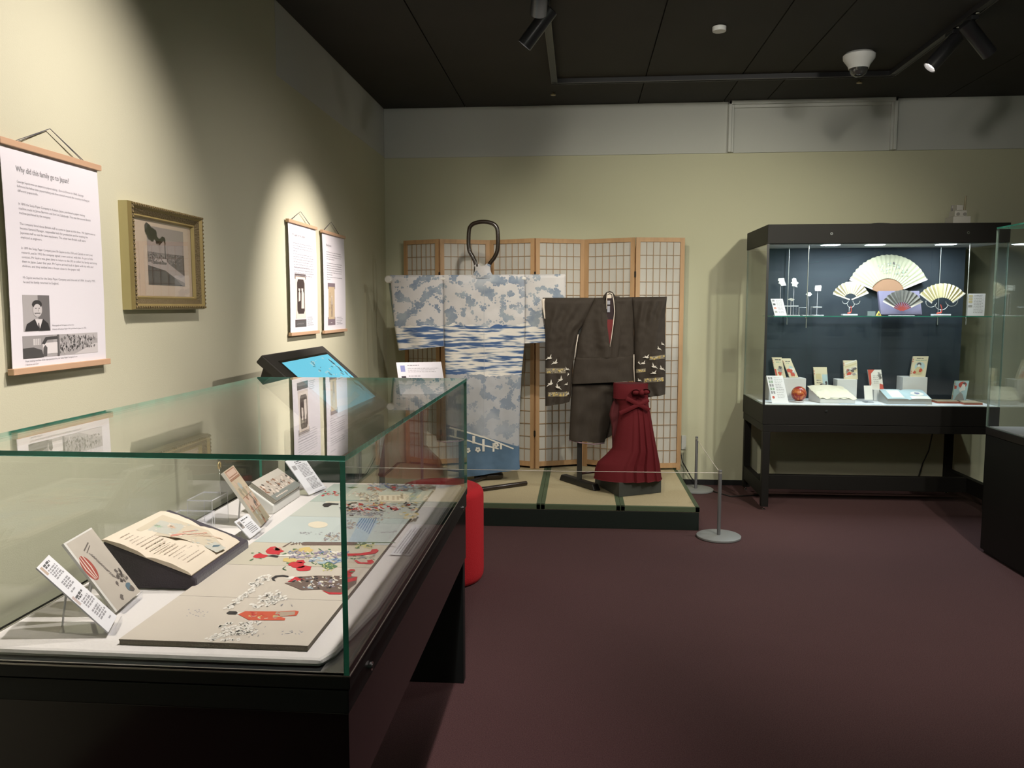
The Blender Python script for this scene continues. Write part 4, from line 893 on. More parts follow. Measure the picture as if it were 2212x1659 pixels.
def near_case():
    x0, x1, y0, y1 = -1.284, -.440, 1.48, 3.14; zr, zt = .787, 1.219; g = .010
    t = thing('glass_display_case', 'large black table case in the foreground with a glass hood over a long album', 'display case', ((x0 + x1) / 2, (y0 + y1) / 2, 0))
    CB = mat('case_black', (.010, .012, .012), .5, spec=.3, var=(3, .15)); CB2 = mat('case_black_side', (.012, .008, .008), .16)
    b = B(); b.box(x0, x1, y0, y1, .757, zr - .004, CB); b.build('rim', t, bevel=.002)
    b = B(); b.box(x0 + .002, x1 - .003, y0 + .002, y1 - .002, .708, .754, CB); b.build('upper_band', t, bevel=.0015)
    b = B(); b.box(x0 + .008, x1 - .006, y0 + .008, y1 - .008, .50, .705, CB2); b.build('apron', t, bevel=.0015)
    for ya in (y0 + .010, y1 - .06): B().box(x0 + .01, x1 - .010, ya, ya + .05, 0, .50, CB).build('leg_panel', t, bevel=.002)
    b = B(); MS = mat('rim_metal', (.40, .38, .35), .28, .8)
    w = .014
    b.box(x1 - w, x1 + .001, y0, y1, zr - .004, zr - .001, MS); b.box(x0, x1 - w, y0 - .001, y0 + w, zr - .004, zr - .001, MS); b.box(x0, x0 + w, y0 + w, y1, zr - .004, zr - .001, MS); b.box(x0 + w, x1 - w, y1 - w, y1, zr - .004, zr - .001, MS); b.build('metal_trim', t)
    b = B(); b.box(-.503, x1 - w, y0 + w, y1 - w, zr - .004, zr - .0015, mat('channel_grey', (.40, .39, .38), .22, .75)); b.build('side_channel', t)
    DM = mat('case_deck', (.74, .70, .68), .8, bump=(90, .1))
    b = B(); o_ = [(-1.250, 1.515), (-.508, 1.515), (-.490, 1.56), (-.464, 1.80), (-.460, 3.118), (-1.250, 3.118)]; n_ = len(o_); b.add([(x, y, zr - .004) for x, y in o_] + [(x, y, .80) for x, y in o_], [tuple(reversed(range(n_))), tuple(range(n_, 2 * n_))] + [(i, (i + 1) % n_, n_ + (i + 1) % n_, n_ + i) for i in range(n_)], DM); b.build('deck', t, bevel=.010)
    GP = dict()
    pane('glass_pane', t, x0 + g + .001, x1 - g - .001, y0, y0 + g, zr - .001, zt - g - .001)
    pane('glass_pane', t, x1 - g, x1, y0, y1 - g - .001, zr - .001, zt - g - .001)
    pane('glass_pane', t, x0, x0 + g, y0, y1 - g - .001, zr - .001, zt - g - .001)
    pane('glass_pane', t, x0, x1, y1 - g, y1, zr - .001, zt - g - .001)
    pane('glass_top', t, x0, x1, y0, y1, zt - g, zt)
    lock(t, (x1 - .003, 1.64, .733), (1, 0, 0)); lock(t, (x1 - .003, 3.02, .731), (1, 0, 0))
near_case()
ZD = .8003
def cardq(BL, BR, TR, TL, z):
    a, c = at(*BL, 'z', z), at(*BR, 'z', z); return planar([a, c, at(*TR, 'y', c.y), at(*TL, 'y', a.y)])
def lerpq(q, u, v): return (q[0] * (1 - u) + q[1] * u) * (1 - v) + (q[3] * (1 - u) + q[2] * u) * v
def easel(parent, q, name='acrylic_stand', back=.10):
    """clear L-shaped rest below and behind a leaning card"""
    b = B(); n = (q[1] - q[0]).cross(q[3] - q[0]).normalized(); a, c = lerpq(q, .15, 0), lerpq(q, .85, 0); z = ZD
    dx = V3((-abs(back), 0, 0)); e0, e1 = a + dx, c + dx
    f = lambda p, zz: V3((p.x, p.y, zz))
    off = V3((.012, 0, 0))
    b.hexa([f(e0, z), f(a + off, z), f(c + off, z), f(e1, z)][::1], [f(e0, z + .003), f(a + off, z + .003), f(c + off, z + .003), f(e1, z + .003)], ACRYL)
    b.hexa([f(a + off, z + .003), f(a + off + V3((.003, 0, 0)), z + .003), f(c + off + V3((.003, 0, 0)), z + .003), f(c + off, z + .003)], [f(a + off, z + .018), f(a + off + V3((.003, 0, 0)), z + .018), f(c + off + V3((.003, 0, 0)), z + .018), f(c + off, z + .018)], ACRYL)
    m0, m1 = lerpq(q, .42, .62) - n * .006, lerpq(q, .58, .62) - n * .006
    b.slab([f(e0 * .58 + e1 * .42, z + .003), f(e0 * .42 + e1 * .58, z + .003), m1, m0], .002, ACRYL, mat('acrylic_edge', (.74, .74, .78), .2))
    return b.build(name, parent)
def caption(label, q, plan, group=None, th=.003, ez=.10, head=True):
    t = thing('caption_card', label, 'caption card', (sum((p.x for p in q)) / 4, sum((p.y for p in q)) / 4, ZD), group)
    b = B(); b.slab(q, th, WHITE, mat('card_edge', (.60, .59, .62), .6)); b.build('card', t)
    b = B(); a = Art(b, q[0], q[1] - q[0], q[3] - q[0], .0002); plan(a); b.build('print', t)
    if ez: easel(t, q, back=ez)
    return t
q = cardq((234, 1366), (253, 1331), (107.6, 1193.7), (77, 1231.6), ZD + .012)
def pl(a):
    a.words(.28, .88, .955, .007, INK, 1, .8, (.01, .02)); a.words(.30, .88, .925, .005, INK, 1, .5); a.rect(.08, .22, .86, .97, mat('thumb_tan', (.50, .38, .30), .6), 1)
    for i in range(5): a.words(.28, .92, .885 - .03 * i, .005, GREYINK, 1, .8 + .2 * random.random())
    for i in range(4): a.words(.28, .92, .70 - .03 * i, .005, GREYINK, 1, .7 + .3 * random.random())
    a.words(.28, .6, .56, .005, GREYINK); a.words(.20, .9, .485, .007, INK, 1, .8, (.01, .02)); a.words(.24, .9, .455, .005, INK, 1, .5); a.rect(.05, .18, .40, .52, mat('thumb_pinkish', (.52, .42, .40), .6), 1)
    for i in range(4): a.words(.26, .92, .41 - .03 * i, .005, GREYINK, 1, .8 + .2 * random.random())
    for i in range(5): a.words(.26, .92, .26 - .03 * i, .005, GREYINK, 1, .7 + .3 * random.random())
    a.words(.6, .8, .07, .004, GREYINK)
caption('tall white caption card on a clear easel, nearest corner of the near glass case', q, pl, ez=.115)
# postcard with a balloon
q = cardq((250.6, 1323), (303, 1278), (196, 1139), (138, 1174.7), ZD + .010)
t = thing('picture_card', 'leaning pale picture card with a red and white striped balloon', 'picture', (-1.08, 1.72, ZD))
b = B(); b.slab(q, .006, mat('card_pale', (.66, .64, .60), .6)); b.build('board', t)
b = B(); a = Art(b, q[0], q[1] - q[0], q[3] - q[0], .0002)
CG = mat('art_greybeige', (.47, .42, .36), .7, var=(12, .18)); RB = mat('art_red_brown', (.34, .06, .045), .7); DK = mat('art_dark', (.12, .10, .09), .7); BLU = mat('art_bluegrey', (.10, .16, .20), .7); PK = mat('art_cream', (.68, .58, .50), .7)
a.rect(.06, 1, .0, .98, CG, 1)
a.ell(.16, .60, .16, .17, RB, 2, 24)
for k in (-.09, -.03, .04): a.poly([(.16 + k, .76), (.16 + k + .022, .765), (.16 + k * 1.3 + .03, .60), (.16 + k * .6 + .02, .45), (.16 + k * .6, .45), (.16 + k * 1.3, .60)], PK, 3)
for i in range(14): a.line((.42 + .012 * i, .74 - .03 * i + .02 * random.random()), (.50 + .012 * i, .70 - .03 * i), .002, DK, 2)
a.line((.35, .80), (.62, .86), .0035, DK, 2); a.line((.38, .76), (.60, .82), .0025, DK, 2)
for i in range(18): a.blob(.68 + .22 * random.random(), .22 + .18 * random.random(), .006, random.choice([DK, CG, DK]), 3, 8, .5)
a.blob(.80, .13, .013, BLU, 4, 10, .25); a.blob(.84, .10, .009, DK, 5, 9, .3); a.blob(.42, .10, .007, DK, 3, 8, .5); a.blob(.55, .25, .006, DK, 3, 8, .5); b.build('print', t)
easel(t, q, back=.10)
# dark cushion wedge with an open letter book
def wedge():
    F0 = at(415, 1276, 'z', ZD); F1 = at(538, 1190, 'z', ZD); f0 = at(420, 1247, 'y', F0.y); f1 = at(540.5, 1167, 'y', F1.y); k0 = at(224, 1168, 'y', F0.y); k1 = at(360, 1099, 'y', F1.y)
    fx = (f0.x + f1.x) / 2; fz = (f0.z + f1.z) / 2; kx = (k0.x + k1.x) / 2; kz = (k0.z + k1.z) / 2; ya, yb = F0.y, F1.y
    VM = mat('aubergine_cloth', (.030, .020, .036), .8, sheen=.4, bump=(300, .3), var=(5, .2))
    b = B(); b.hexa([(kx, ya, ZD), (fx, ya, ZD), (fx, yb, ZD), (kx, yb, ZD)], [(kx, ya, kz), (fx, ya, fz), (fx, yb, fz), (kx, yb, kz)], VM)
    o = b.build('book_cushion', bevel=.008); tag(o, 'dark aubergine cloth-covered sloping book support in the near glass case', 'book support')
    U = V3((0, yb - ya, 0)); Vv = V3((kx - fx, 0, kz - fz)); n = U.cross(Vv).normalized()
    O = V3((fx, ya, fz)) + n * .0008
    def P(u, v, h=0): return O + U * u + Vv * v + n * h
    t = thing('open_letter_book', 'open cream letter book with faint pictures, lying on the dark cushion', 'book', P(.5, .5))
    PG = mat('page_cream', (.72, .62, .50), .75, var=(14, .06))
    # two pages meeting at a fold that runs across the slope
    b = B(); G = []; nn = 20
    for i in range(nn + 1):
        v = .04 + (1.0 - .04) * i / nn; h = .004 + .0085 * abs(math.sin(PI * (v - .04) / .48)) ** .6; G.append([P(-.01 + .012 * math.sin(i * 1.7) * .3, v, h), P(.3, v, h * 1.08), P(.6, v, h), P(.86 + .01 * math.sin(i * 2.1) * .4, v, h * .9)])
    b.grid(G, PG); low = [[p - n * (.004 + .000 * k) for k, p in enumerate(r)] for r in G]
    lo2 = [[P(0 if k == 0 else (.3, .3, .6, .86)[k], .04 + .96 * i / nn, .0003) for k in range(4)] for i in range(nn + 1)]
    b.grid([list(reversed(r)) for r in lo2], PG)
    for k in (0, 3):
        side = [[G[i][k], lo2[i][k]] for i in range(nn + 1)]; b.grid(side if k == 0 else [list(reversed(r)) for r in side], PG)
    for i in (0, nn): b.grid([G[i], lo2[i]] if i == nn else [lo2[i], G[i]], PG)
    b.build('pages', t, smooth=60)
    b = B(); a = Art(b, O + n * .0126, U, Vv, .0003)
    fb = (.04, .06, .09)
    FA = mat('art_faint_beige', (.58, .50, .38), .75); FGn = mat('art_faint_grey', (.50, .49, .43), .75); FR = mat('art_faint_red', (.60, .27, .21), .75); FO = mat('art_faint_orange', (.64, .44, .31), .75); GNn = mat('art_leaf_green', (.34, .46, .32), .75); HW = mat('hand_ink', (.44, .36, .29), .75)
    a.poly([(.30, .88), (.74, .90), (.78, .38), (.60, .10), (.50, .12), (.44, .5), (.30, .74)], FA, 1); a.poly([(.36, .80), (.62, .84), (.70, .60), (.44, .56)], FGn, 2)
    for i in range(40): a.blob(.40 + .34 * random.random(), .20 + .60 * random.random(), .002 + .004 * random.random(), random.choice([FA, FGn, PG]), 3, 7, .5)
    def star(cu, cv, r, ma):
        pts = [];
        for i in range(14): rr = r if i % 2 == 0 else r * .4; tt = PI * 2 * i / 14; pts.append((cu + rr * math.cos(tt) / a.w, cv + rr * math.sin(tt) / a.h))
        a.poly(pts, ma, 3)
    star(.50, .78, .013, GNn); star(.58, .68, .015, FO)
    a.poly([(.40, .57), (.44, .585), (.52, .54), (.57, .49), (.47, .53)], FR, 4); a.line((.56, .54), (.70, .46), .003, FR, 4); a.line((.55, .48), (.72, .36), .003, FR, 4)
    for i in range(7): a.line((.56 + .02 * i, .42 - .02 * i), (.72, .38 - .035 * i), .0016, FO, 3)
    a.poly([(.46, .22), (.62, .20), (.58, .05), (.44, .07)], FGn, 2); a.poly([(.50, .16), (.54, .17), (.60, .12), (.55, .12)], BLU, 4)
    for r_ in range(13): a.words(.06 + .004 * r_, .40, .74 - .047 * r_, .0035, HW, 2, .7 + .3 * random.random(), (.004, .012), .003)
    for r_ in range(3): a.words(.08, .26, .88 - .05 * r_, .004, HW, 2, .7)
    b.build('writing', t)
wedge()
# tall narrow pictorial board on its easel
q = cardq((565, 1136), (583, 1116), (513, 1003), (473, 1022), ZD + .008)
t = thing('pictorial_board', 'tall narrow tan pictorial booklet leaning in the near glass case beside the clear risers', 'booklet', (-1.03, 2.42, ZD))
TA = mat('art_tan', (.46, .37, .26), .7, var=(20, .25)); TB = mat('art_brown', (.26, .13, .08), .7); TG_ = mat('art_greyblue', (.34, .36, .33), .7); TO = mat('art_pinktan', (.50, .36, .28), .7); OLV = mat('art_olive_grey', (.30, .26, .18), .7)
b = B(); b.slab(q, .010, TA, mat('page_edge', (.68, .64, .58), .8)); b.build('cover', t)
b = B(); a = Art(b, q[0], q[1] - q[0], q[3] - q[0], .0002)
a.rect(.05, .95, .84, .985, TO, 1)
for (p, r_) in (((.10, .87), (.90, .87)), ((.10, .975), (.90, .975)), ((.10, .87), (.10, .975)), ((.90, .87), (.90, .975)), ((.05, .835), (.95, .835)), ((.05, .815), (.95, .815))): a.line(p, r_, .0035, TB, 2)
a.rect(.06, .94, .50, .80, TA, 1); a.rect(.06, .94, .25, .50, TO, 1); a.rect(.06, .94, .0, .24, OLV, 1)
for i in range(44): a.blob(.12 + .76 * random.random(), .03 + .75 * random.random(), .003 + .006 * random.random(), random.choice([TB, OLV, TG_, TA, DK, TO]), 2, 8, .5, 1.5)
a.blob(.45, .68, .014, TG_, 3, 9, .3); a.blob(.5, .56, .013, OLV, 3, 9, .3); a.line((.05, .50), (.95, .50), .002, TB, 3); a.line((.05, .245), (.95, .245), .002, TB, 3)
b.build('print', t); easel(t, q, back=.09)
q = cardq((540, 1163), (566, 1144), (541, 1103), (498, 1134), ZD + .006)
def pl(a):
    a.rect(.07, .27, .52, .90, mat('thumb_mono', (.34, .30, .28), .6), 1); a.blob(.16, .70, .007, INK, 2, 8, .4); a.words(.34, .92, .86, .0045, INK, 1, .9); a.words(.34, .9, .74, .003, INK, 1, .3)
    for i in range(6): a.words(.34, .93, .58 - .085 * i, .003, INK, 1, .75 + .25 * random.random(), (.003, .010), .002)
caption('small white caption card propped in front of the tall narrow booklet', q, pl, ez=.05)
q = cardq((668, 1069), (704, 1054), (668, 986), (602, 994), ZD + .006)
def pl(a):
    a.rect(.10, .30, .70, .82, mat('thumb_mono2', (.36, .35, .36), .6), 1); a.words(.36, .9, .90, .005, INK, 1, 1, (.008, .02)); a.words(.36, .9, .85, .004, INK, 1, .6)
    for i in range(20):
        if i == 10: continue
        a.words(.36, .93, .79 - .036 * i, .004, GREYINK, 1, .8 + .2 * random.random(), (.004, .014), .002)
caption('largest white caption card in the near glass case, leaning at its far end', q, pl, ez=.08)
# grey illustrated book on a white sloping support
def book_on_support():
    a0, a1 = at(583, 1111, 'z', ZD), at(663, 1068, 'z', ZD); ya, yb = a0.y, a1.y - .035; fx = (a0.x + a1.x) / 2
    f0 = at(583, 1091, 'y', ya); f1 = at(663, 1052, 'y', yb); fz = (f0.z + f1.z) / 2; k0 = at(535, 1043, 'y', ya); k1 = at(589, 1023, 'y', yb); kx, kz = -1.115, .895
    WS = mat('foam_white', (.70, .69, .66), .75)
    o = B().hexa([(kx, ya, ZD), (fx, ya, ZD), (fx, yb, ZD), (kx, yb, ZD)], [(kx, ya, kz), (fx, ya, fz - .004), (fx, yb, fz - .004), (kx, yb, kz)], WS).build('book_support', bevel=.004)
    tag(o, 'white sloping book support under the grey illustrated book', 'book support')
    U = V3((0, yb - ya, 0)); Vv = V3((kx - fx, 0, kz - fz + .004)); n = U.cross(Vv).normalized(); O = V3((fx, ya, fz - .004)) + n * .0006
    P = lambda u, v, h=0: O + U * u + Vv * v + n * h
    t = thing('illustrated_book', 'closed book with grey-brown flowered cover and slate stripe on a white slope', 'book', P(.5, .5))
    GB_ = mat('book_grey', (.36, .33, .28), .7, var=(14, .12)); b = B()
    b.slab([P(.03, .03, .016), P(.97, .03, .016), P(.97, .98, .016), P(.03, .98, .016)], .0015, GB_); b.slab([P(.03, .03, .002), P(.97, .03, .002), P(.97, .98, .002), P(.03, .98, .002)], .0018, GB_); b.build('cover', t)
    b = B(); b.slab([P(.05, .05, .0142), P(.95, .05, .0142), P(.95, .97, .0142), P(.05, .97, .0142)], .012, mat('page_edge', (.68, .64, .58), .8)); b.build('pages', t)
    b = B(); a = Art(b, P(.03, .03, .016), U * .94, Vv * .95, .0004)
    a.rect(0, 1, 0, .24, mat('art_slate', (.22, .23, .21), .7), 1); a.rect(0, 1, .24, .74, mat('art_putty', (.46, .40, .34), .7, var=(30, .2)), 1); a.rect(.0, 1, .74, 1, mat('art_putty_light', (.50, .46, .40), .7), 1)
    for i in range(60): a.blob(random.random() * .96 + .02, .26 + .46 * random.random(), .003 + .004 * random.random(), random.choice([PK, DK, TB, PK]), 2, 7, .5)
    a.words(.1, .55, .11, .006, PK, 2, 1, (.006, .014)); b.build('print', t)
book_on_support()
# clear acrylic risers
def riser(x0, x1, y0, y1, h, label):
    t = thing('acrylic_riser', label, 'display riser', ((x0 + x1) / 2, (y0 + y1) / 2, ZD), 'clear acrylic risers'); e = .003
    AE = MC['acrylic_edge']
    def pn(nm, a, c, d, f, g_, h_):
        b = B(); dd = [c - a, f - d, h_ - g_]; ax = dd.index(min(dd)); vs = [(a, d, g_), (c, d, g_), (c, f, g_), (a, f, g_), (a, d, h_), (c, d, h_), (c, f, h_), (a, f, h_)]
        for k, fs in (('z', [(0, 3, 2, 1), (4, 5, 6, 7)]), ('y', [(0, 1, 5, 4), (2, 3, 7, 6)]), ('x', [(1, 2, 6, 5), (3, 0, 4, 7)])): b.add(vs, fs, ACRYL if 'xyz'.index(k) == ax else AE)
        b.build(nm, t)
    pn('top', x0, x1, y0, y1, ZD + h - e, ZD + h); pn('side', x0, x1, y0, y0 + e, ZD, ZD + h - e - .0005); pn('side', x0, x1, y1 - e, y1, ZD, ZD + h - e - .0005)
    return t
riser(-1.225, -1.115, 2.20, 2.36, .075, 'lower clear acrylic riser behind the small caption card')
riser(-1.215, -1.135, 2.385, 2.50, .10, 'taller clear acrylic riser behind the tall narrow booklet')
b = B(); c = at(474, 1005, 'y', 2.45); b.tube([(c.x, 2.45, ZD + .1003), (c.x, 2.45, c.z - .01)], .0008, CHROME, 6)
pts = [V3((c.x, 2.45 + .0085 * math.cos(k * PI / 8), c.z + .0105 * math.sin(k * PI / 8))) for k in range(-2, 13)]; b.tube(pts, .0026, mat('gold_hook', (.62, .48, .26), .3, .8), 8)
tag(b.build('hooked_ornament', smooth=180), 'small golden hook ornament on a fine wire inside the near glass case', 'ornament')
# concertina album, lying open along the case
def album():
    z = ZD + .012; NL, NR, FR_, FL = (283, 1384), (667, 1393), (944, 1047), (702, 1047)
    D = lambda x, y, k=0: at(x, y, 'z', z) + V3((0, 0, .00015 * k))
    c = [D(*p) for p in (NL, NR, FR_, FL)]; xa = (c[0].x + c[3].x) / 2; xb = (c[1].x + c[2].x) / 2; ya = (c[0].y + c[1].y) / 2; yb = min((c[2].y + c[3].y) / 2, 3.10)
    t = thing('concertina_album', 'long open picture album with blossoms, peonies and figures in the near glass case', 'album', ((xa + xb) / 2, (ya + yb) / 2, ZD))
    AB = mat('album_page', (.60, .535, .46), .75, var=(6, .05)); AE = mat('album_edge', (.20, .17, .13), .7, bump=(300, .5))
    b = B(); b.box(xa + .001, xb - .001, ya + .001, yb, ZD, z - .0035, AE); b.build('page_block', t); Y = [ya, at(500, 1290, 'z', z).y, at(500, 1219, 'z', z).y, at(560, 1171, 'z', z).y, at(640, 1115, 'z', z).y, at(700, 1084, 'z', z).y, yb]
    cols = [AB, AB, mat('album_page_olive', (.56, .51, .41), .75, var=(6, .06)), mat('album_page_blue', (.50, .55, .53), .75, var=(4, .08)), mat('album_page_pale', (.52, .54, .49), .75, var=(6, .08)), mat('album_page_seagreen', (.42, .48, .43), .75, var=(6, .1))]
    for i in range(6):
        b = B(); b.slab([(xb, Y[i] + .0006, z), (xb, Y[i + 1] - .0006, z), (xa, Y[i + 1] - .0006, z), (xa, Y[i] + .0006, z)], .003, cols[i], AE); b.build('page', t)
    b = B(); rnd = random.Random(3)
    C_ = lambda n, *c: mat('ink_' + n, c, .72)
    BEI = C_('beige_shadow', .50, .44, .38); WH = C_('white', .78, .74, .68); GR = C_('grey', .28, .25, .22); BK = C_('black', .03, .025, .025); OR = C_('orange_red', .58, .10, .05); RED = C_('crimson', .55, .03, .04); GN = C_('green', .10, .18, .09); YE = C_('yellow', .64, .48, .18); YL = C_('lemon', .62, .58, .25); PU = C_('mauve', .34, .28, .36); BU = C_('blue', .14, .22, .38); LB = C_('light_blue', .40, .50, .56); BR = C_('brown', .16, .11, .09); CRM = C_('cream', .72, .64, .50); PKr = C_('rose', .60, .24, .20); SKY = C_('paleblue', .52, .58, .58); TN = C_('tan', .42, .33, .25)
    S2 = lambda x, y: (420 + x / 3.568, 980 + y / 3.568); S3 = lambda x, y: (250 + x / 3.687, 1180 + y / 3.687)
    def poly(pts, S, ma, k): b.add([D(*S(*p), k) for p in pts], [tuple(reversed(range(len(pts)))) if False else tuple(range(len(pts)))], ma)
    def blob(x, y, rx, ry, S, ma, k, n=9, jag=.3, rot=0):
        pts = []
        for i in range(n):
            a_ = -2 * PI * i / n; q_ = 1 - jag + 2 * jag * rnd.random(); u, v = rx * q_ * math.cos(a_), ry * q_ * math.sin(a_); pts.append((x + u * math.cos(rot) - v * math.sin(rot), y + u * math.sin(rot) + v * math.cos(rot)))
        poly(pts, S, ma, k)
    def mottled(x0, x1, y0, y1, S, mats, n, k, rx=20, ry=7, f=None):
        for i in range(n):
            x, y = rnd.uniform(x0, x1), rnd.uniform(y0, y1)
            if f and not f(x, y): continue
            blob(x, y, rx * rnd.uniform(.5, 1.2), ry * rnd.uniform(.5, 1.2), S, rnd.choice(mats), k + rnd.choice([0, 1, 2]), 7, .5, rnd.uniform(-.5, .5))
    # white blossom drifts
    for (p, q_, w, n) in (((740, 730), (1100, 640), 30, 50), ((820, 650), (1180, 590), 34, 60), ((1060, 500), (1330, 400), 42, 64), ((880, 500), (1100, 350), 22, 40), ((1080, 330), (1210, 240), 32, 38), ((760, 742), (1000, 745), 8, 16), ((900, 690), (1120, 690), 22, 36), ((1130, 420), (1290, 370), 30, 20)):
        for i in range(n):
            f = rnd.random(); x = p[0] + (q_[0] - p[0]) * f + rnd.uniform(-w, w); y = p[1] + (q_[1] - p[1]) * f + rnd.uniform(-w, w) * .7
            if y > 748 or (490 < y < 600 and 980 < x < 1440): continue
            blob(x + 3, y + 5, 17, 7, S3, BEI, 1, 7, .2, -.35); blob(x, y, 16, 7, S3, WH, 3, 8, .25, -.35)
    for i in range(34):
        x, y = rnd.choice([(1130, 690), (1080, 700), (1350, 440), (1300, 400), (1180, 610)]); blob(x + rnd.uniform(-60, 60), y + rnd.uniform(-40, 40), 8, 2.5, S3, GR, 4, 6, .5, rnd.uniform(-1, .3))
    # small grey brushwork
    for cx, cy, n in ((650, 530, 16), (1400, 690, 16)):
        for i in range(n): blob(cx + rnd.uniform(-90, 90), cy + rnd.uniform(-28, 28) * (1 if cy < 600 else .5), 8, 3, S3, GR, 2, 6, .5, rnd.uniform(-.5, .5))
    # woman in orange robe
    poly([(880, 535), (900, 545), (955, 545), (975, 535), (960, 520), (905, 518)], S3, BK, 5); poly([(940, 545), (990, 545), (1010, 530), (975, 528)], S3, WH, 5)
    poly([(975, 545), (1060, 590), (1200, 592), (1345, 592), (1352, 575), (1300, 562), (1440, 555), (1458, 522), (1430, 515), (1290, 522), (1030, 520)], S3, OR, 6)
    poly([(1280, 525), (1250, 575), (1340, 560), (1425, 548), (1430, 522)], S3, TN, 7); mottled(1060, 1300, 530, 580, S3, [OR, PKr, CRM, RED, YE], 26, 7, 16, 5); blob(1440, 527, 12, 8, S3, OR, 10)
    # woman in dark robe, long hair
    hair = [(1238, 255), (1250, 275), (1275, 280), (1262, 262), (1290, 247), (1330, 244), (1375, 250), (1378, 238), (1330, 230), (1270, 236)]; poly(hair, S3, BK, 5); poly([(1345, 262), (1500, 262), (1510, 250), (1400, 240)], S3, WH, 5)
    poly([(1343, 296), (1400, 318), (1480, 352), (1640, 345), (1700, 372), (1800, 372), (1890, 320), (1915, 300), (1925, 245), (1850, 238), (1600, 236), (1430, 246), (1505, 268), (1440, 282)], S3, BR, 6)
    poly([(1430, 246), (1505, 268), (1430, 284), (1370, 285)], S3, RED, 7); poly([(1640, 352), (1700, 385), (1795, 385), (1880, 330), (1800, 372), (1700, 370)], S3, RED, 7); poly([(1830, 270), (1925, 245), (1915, 275), (1850, 290)], S3, RED, 8)
    mottled(1400, 1820, 245, 340, S3, [WH, PU, GR, BK, LB, CRM], 85, 8, 15, 6, lambda x, y: y < 300 or x > 1470)
    for x, y in ((1860, 215), (1880, 200), (1850, 235)): blob(x, y, 28, 16, S3, RED, 8)
    blob(1885, 205, 18, 6, S3, GN, 9)
    # peonies, page three
    for x, y, rx, ry, m_ in ((1150, 78, 62, 18, RED), (1270, 40, 62, 32, RED), (1290, 25, 36, 14, PKr), (1445, 150, 62, 22, RED), (1500, 178, 56, 22, RED), (1470, 125, 40, 14, RED), (1385, 110, 62, 20, YE), (1510, 30, 60, 20, YE), (1700, 160, 60, 26, GN), (1440, 45, 50, 16, YE)): blob(x, y, rx, ry, S3, m_, 5, 12, .25)
    for i in range(26): blob(rnd.choice([1120, 1330, 1400, 1450, 1560, 1720, 1660]) + rnd.uniform(-40, 40), rnd.choice([20, 60, 100, 140, 180]) + rnd.uniform(-12, 12), 18, 5, S3, GN, 4, 6, .5, rnd.uniform(-.6, .6))
    for i in range(30): blob(rnd.uniform(1650, 1740), rnd.uniform(135, 200), 6, 4, S3, YL, 6, 6)
    poly([(1200, 80), (1290, 92), (1300, 78), (1250, 70)], S3, BK, 6); poly([(1250, 80), (1400, 82), (1480, 66), (1400, 62)], S3, WH, 6)
    mottled(1380, 1850, 40, 95, S3, [PU, GR, WH, CRM, PU, BU], 100, 6, 18, 7); mottled(1560, 1800, 95, 135, S3, [BU, LB, WH, LB], 34, 6, 30, 8)
    for pts in ([(1840, 62), (1950, 60), (2030, 45), (2040, 28), (2080, 25), (2095, 38), (2070, 60), (1980, 75), (1850, 80)], [(1900, 118), (1930, 140), (2030, 146), (2060, 128), (2040, 108), (2000, 118), (2010, 132), (1950, 132), (1915, 112)]): poly(pts[::1], S3, RED, 9)
    mottled(1880, 2060, 70, 115, S3, [CRM, GR, TN, GN], 26, 5, 16, 6)
    # bridge and waterfall, moon
    poly([(820, 690), (845, 682), (1255, 684), (1255, 708), (830, 708)], S2, BR, 5); poly([(672, 722), (745, 680), (752, 684), (690, 722)], S2, BR, 5); poly([(740, 700), (820, 684), (820, 688), (745, 706)], S2, BR, 5)
    for x in (760, 785, 808): poly([(x, 684), (x + 6, 684), (x + 4, 704), (x - 2, 704)], S2, BR, 5)
    pts = [(952 + 76 * math.cos(-k * PI / 12), 548 + 25 * math.sin(-k * PI / 12)) for k in range(24)]; poly(pts, S2, CRM, 4)
    poly([(1270, 492), (1420, 520), (1365, 600), (1320, 682), (1185, 682), (1235, 590)], S2, LB, 4)
    for k in range(7): poly([(1290 + 18 * k, 498), (1298 + 18 * k, 500), (1250 + 16 * k, 560 + 10 * k), (1244 + 16 * k, 558 + 10 * k)], S2, BU, 5)
    mottled(1000, 1120, 610, 672, S2, [GR, GR, TN], 50, 4, 10, 4); mottled(1170, 1260, 510, 580, S2, [GR, GR, TN], 30, 4, 10, 4); mottled(1380, 1450, 490, 545, S2, [GR, TN], 16, 4, 10, 4)
    poly([(1255, 686), (1560, 690), (1540, 684), (1260, 682)], S2, GN, 4); mottled(1240, 1380, 688, 730, S2, [GN, YL, GN, YL], 44, 5, 14, 4)
    for cx, cy in ((890, 615), (1480, 605)):
        for i in range(16): blob(cx + rnd.uniform(-90, 90), cy + rnd.uniform(-9, 9), 9, 2.2, S2, GR, 3, 6, .5)
    # pages five and six, busy figures
    poly([(985, 398), (1000, 412), (1030, 412), (1060, 395), (1110, 396), (1112, 386), (1040, 380), (1000, 384)], S2, BK, 5)
    poly([(1010, 370), (1750, 372), (1752, 380), (1010, 378)], S2, CRM, 5)
    mottled(1130, 1720, 380, 440, S2, [BR, RED, OR, GR, WH, BK, YE], 120, 5, 20, 5); mottled(1180, 1460, 430, 480, S2, [BR, GR, GR], 60, 5, 16, 4); mottled(1300, 1500, 450, 500, S2, [GR, TN, PKr], 20, 4, 12, 3); mottled(1580, 1720, 450, 500, S2, [YE, CRM], 18, 4, 20, 7)
    poly([(1410, 322), (1650, 318), (1660, 372), (1420, 372)], S2, CRM, 5)
    for x in (1440, 1480, 1525, 1560): poly([(x, 328), (x + 18, 328), (x + 18, 360), (x, 360)], S2, TN, 6)
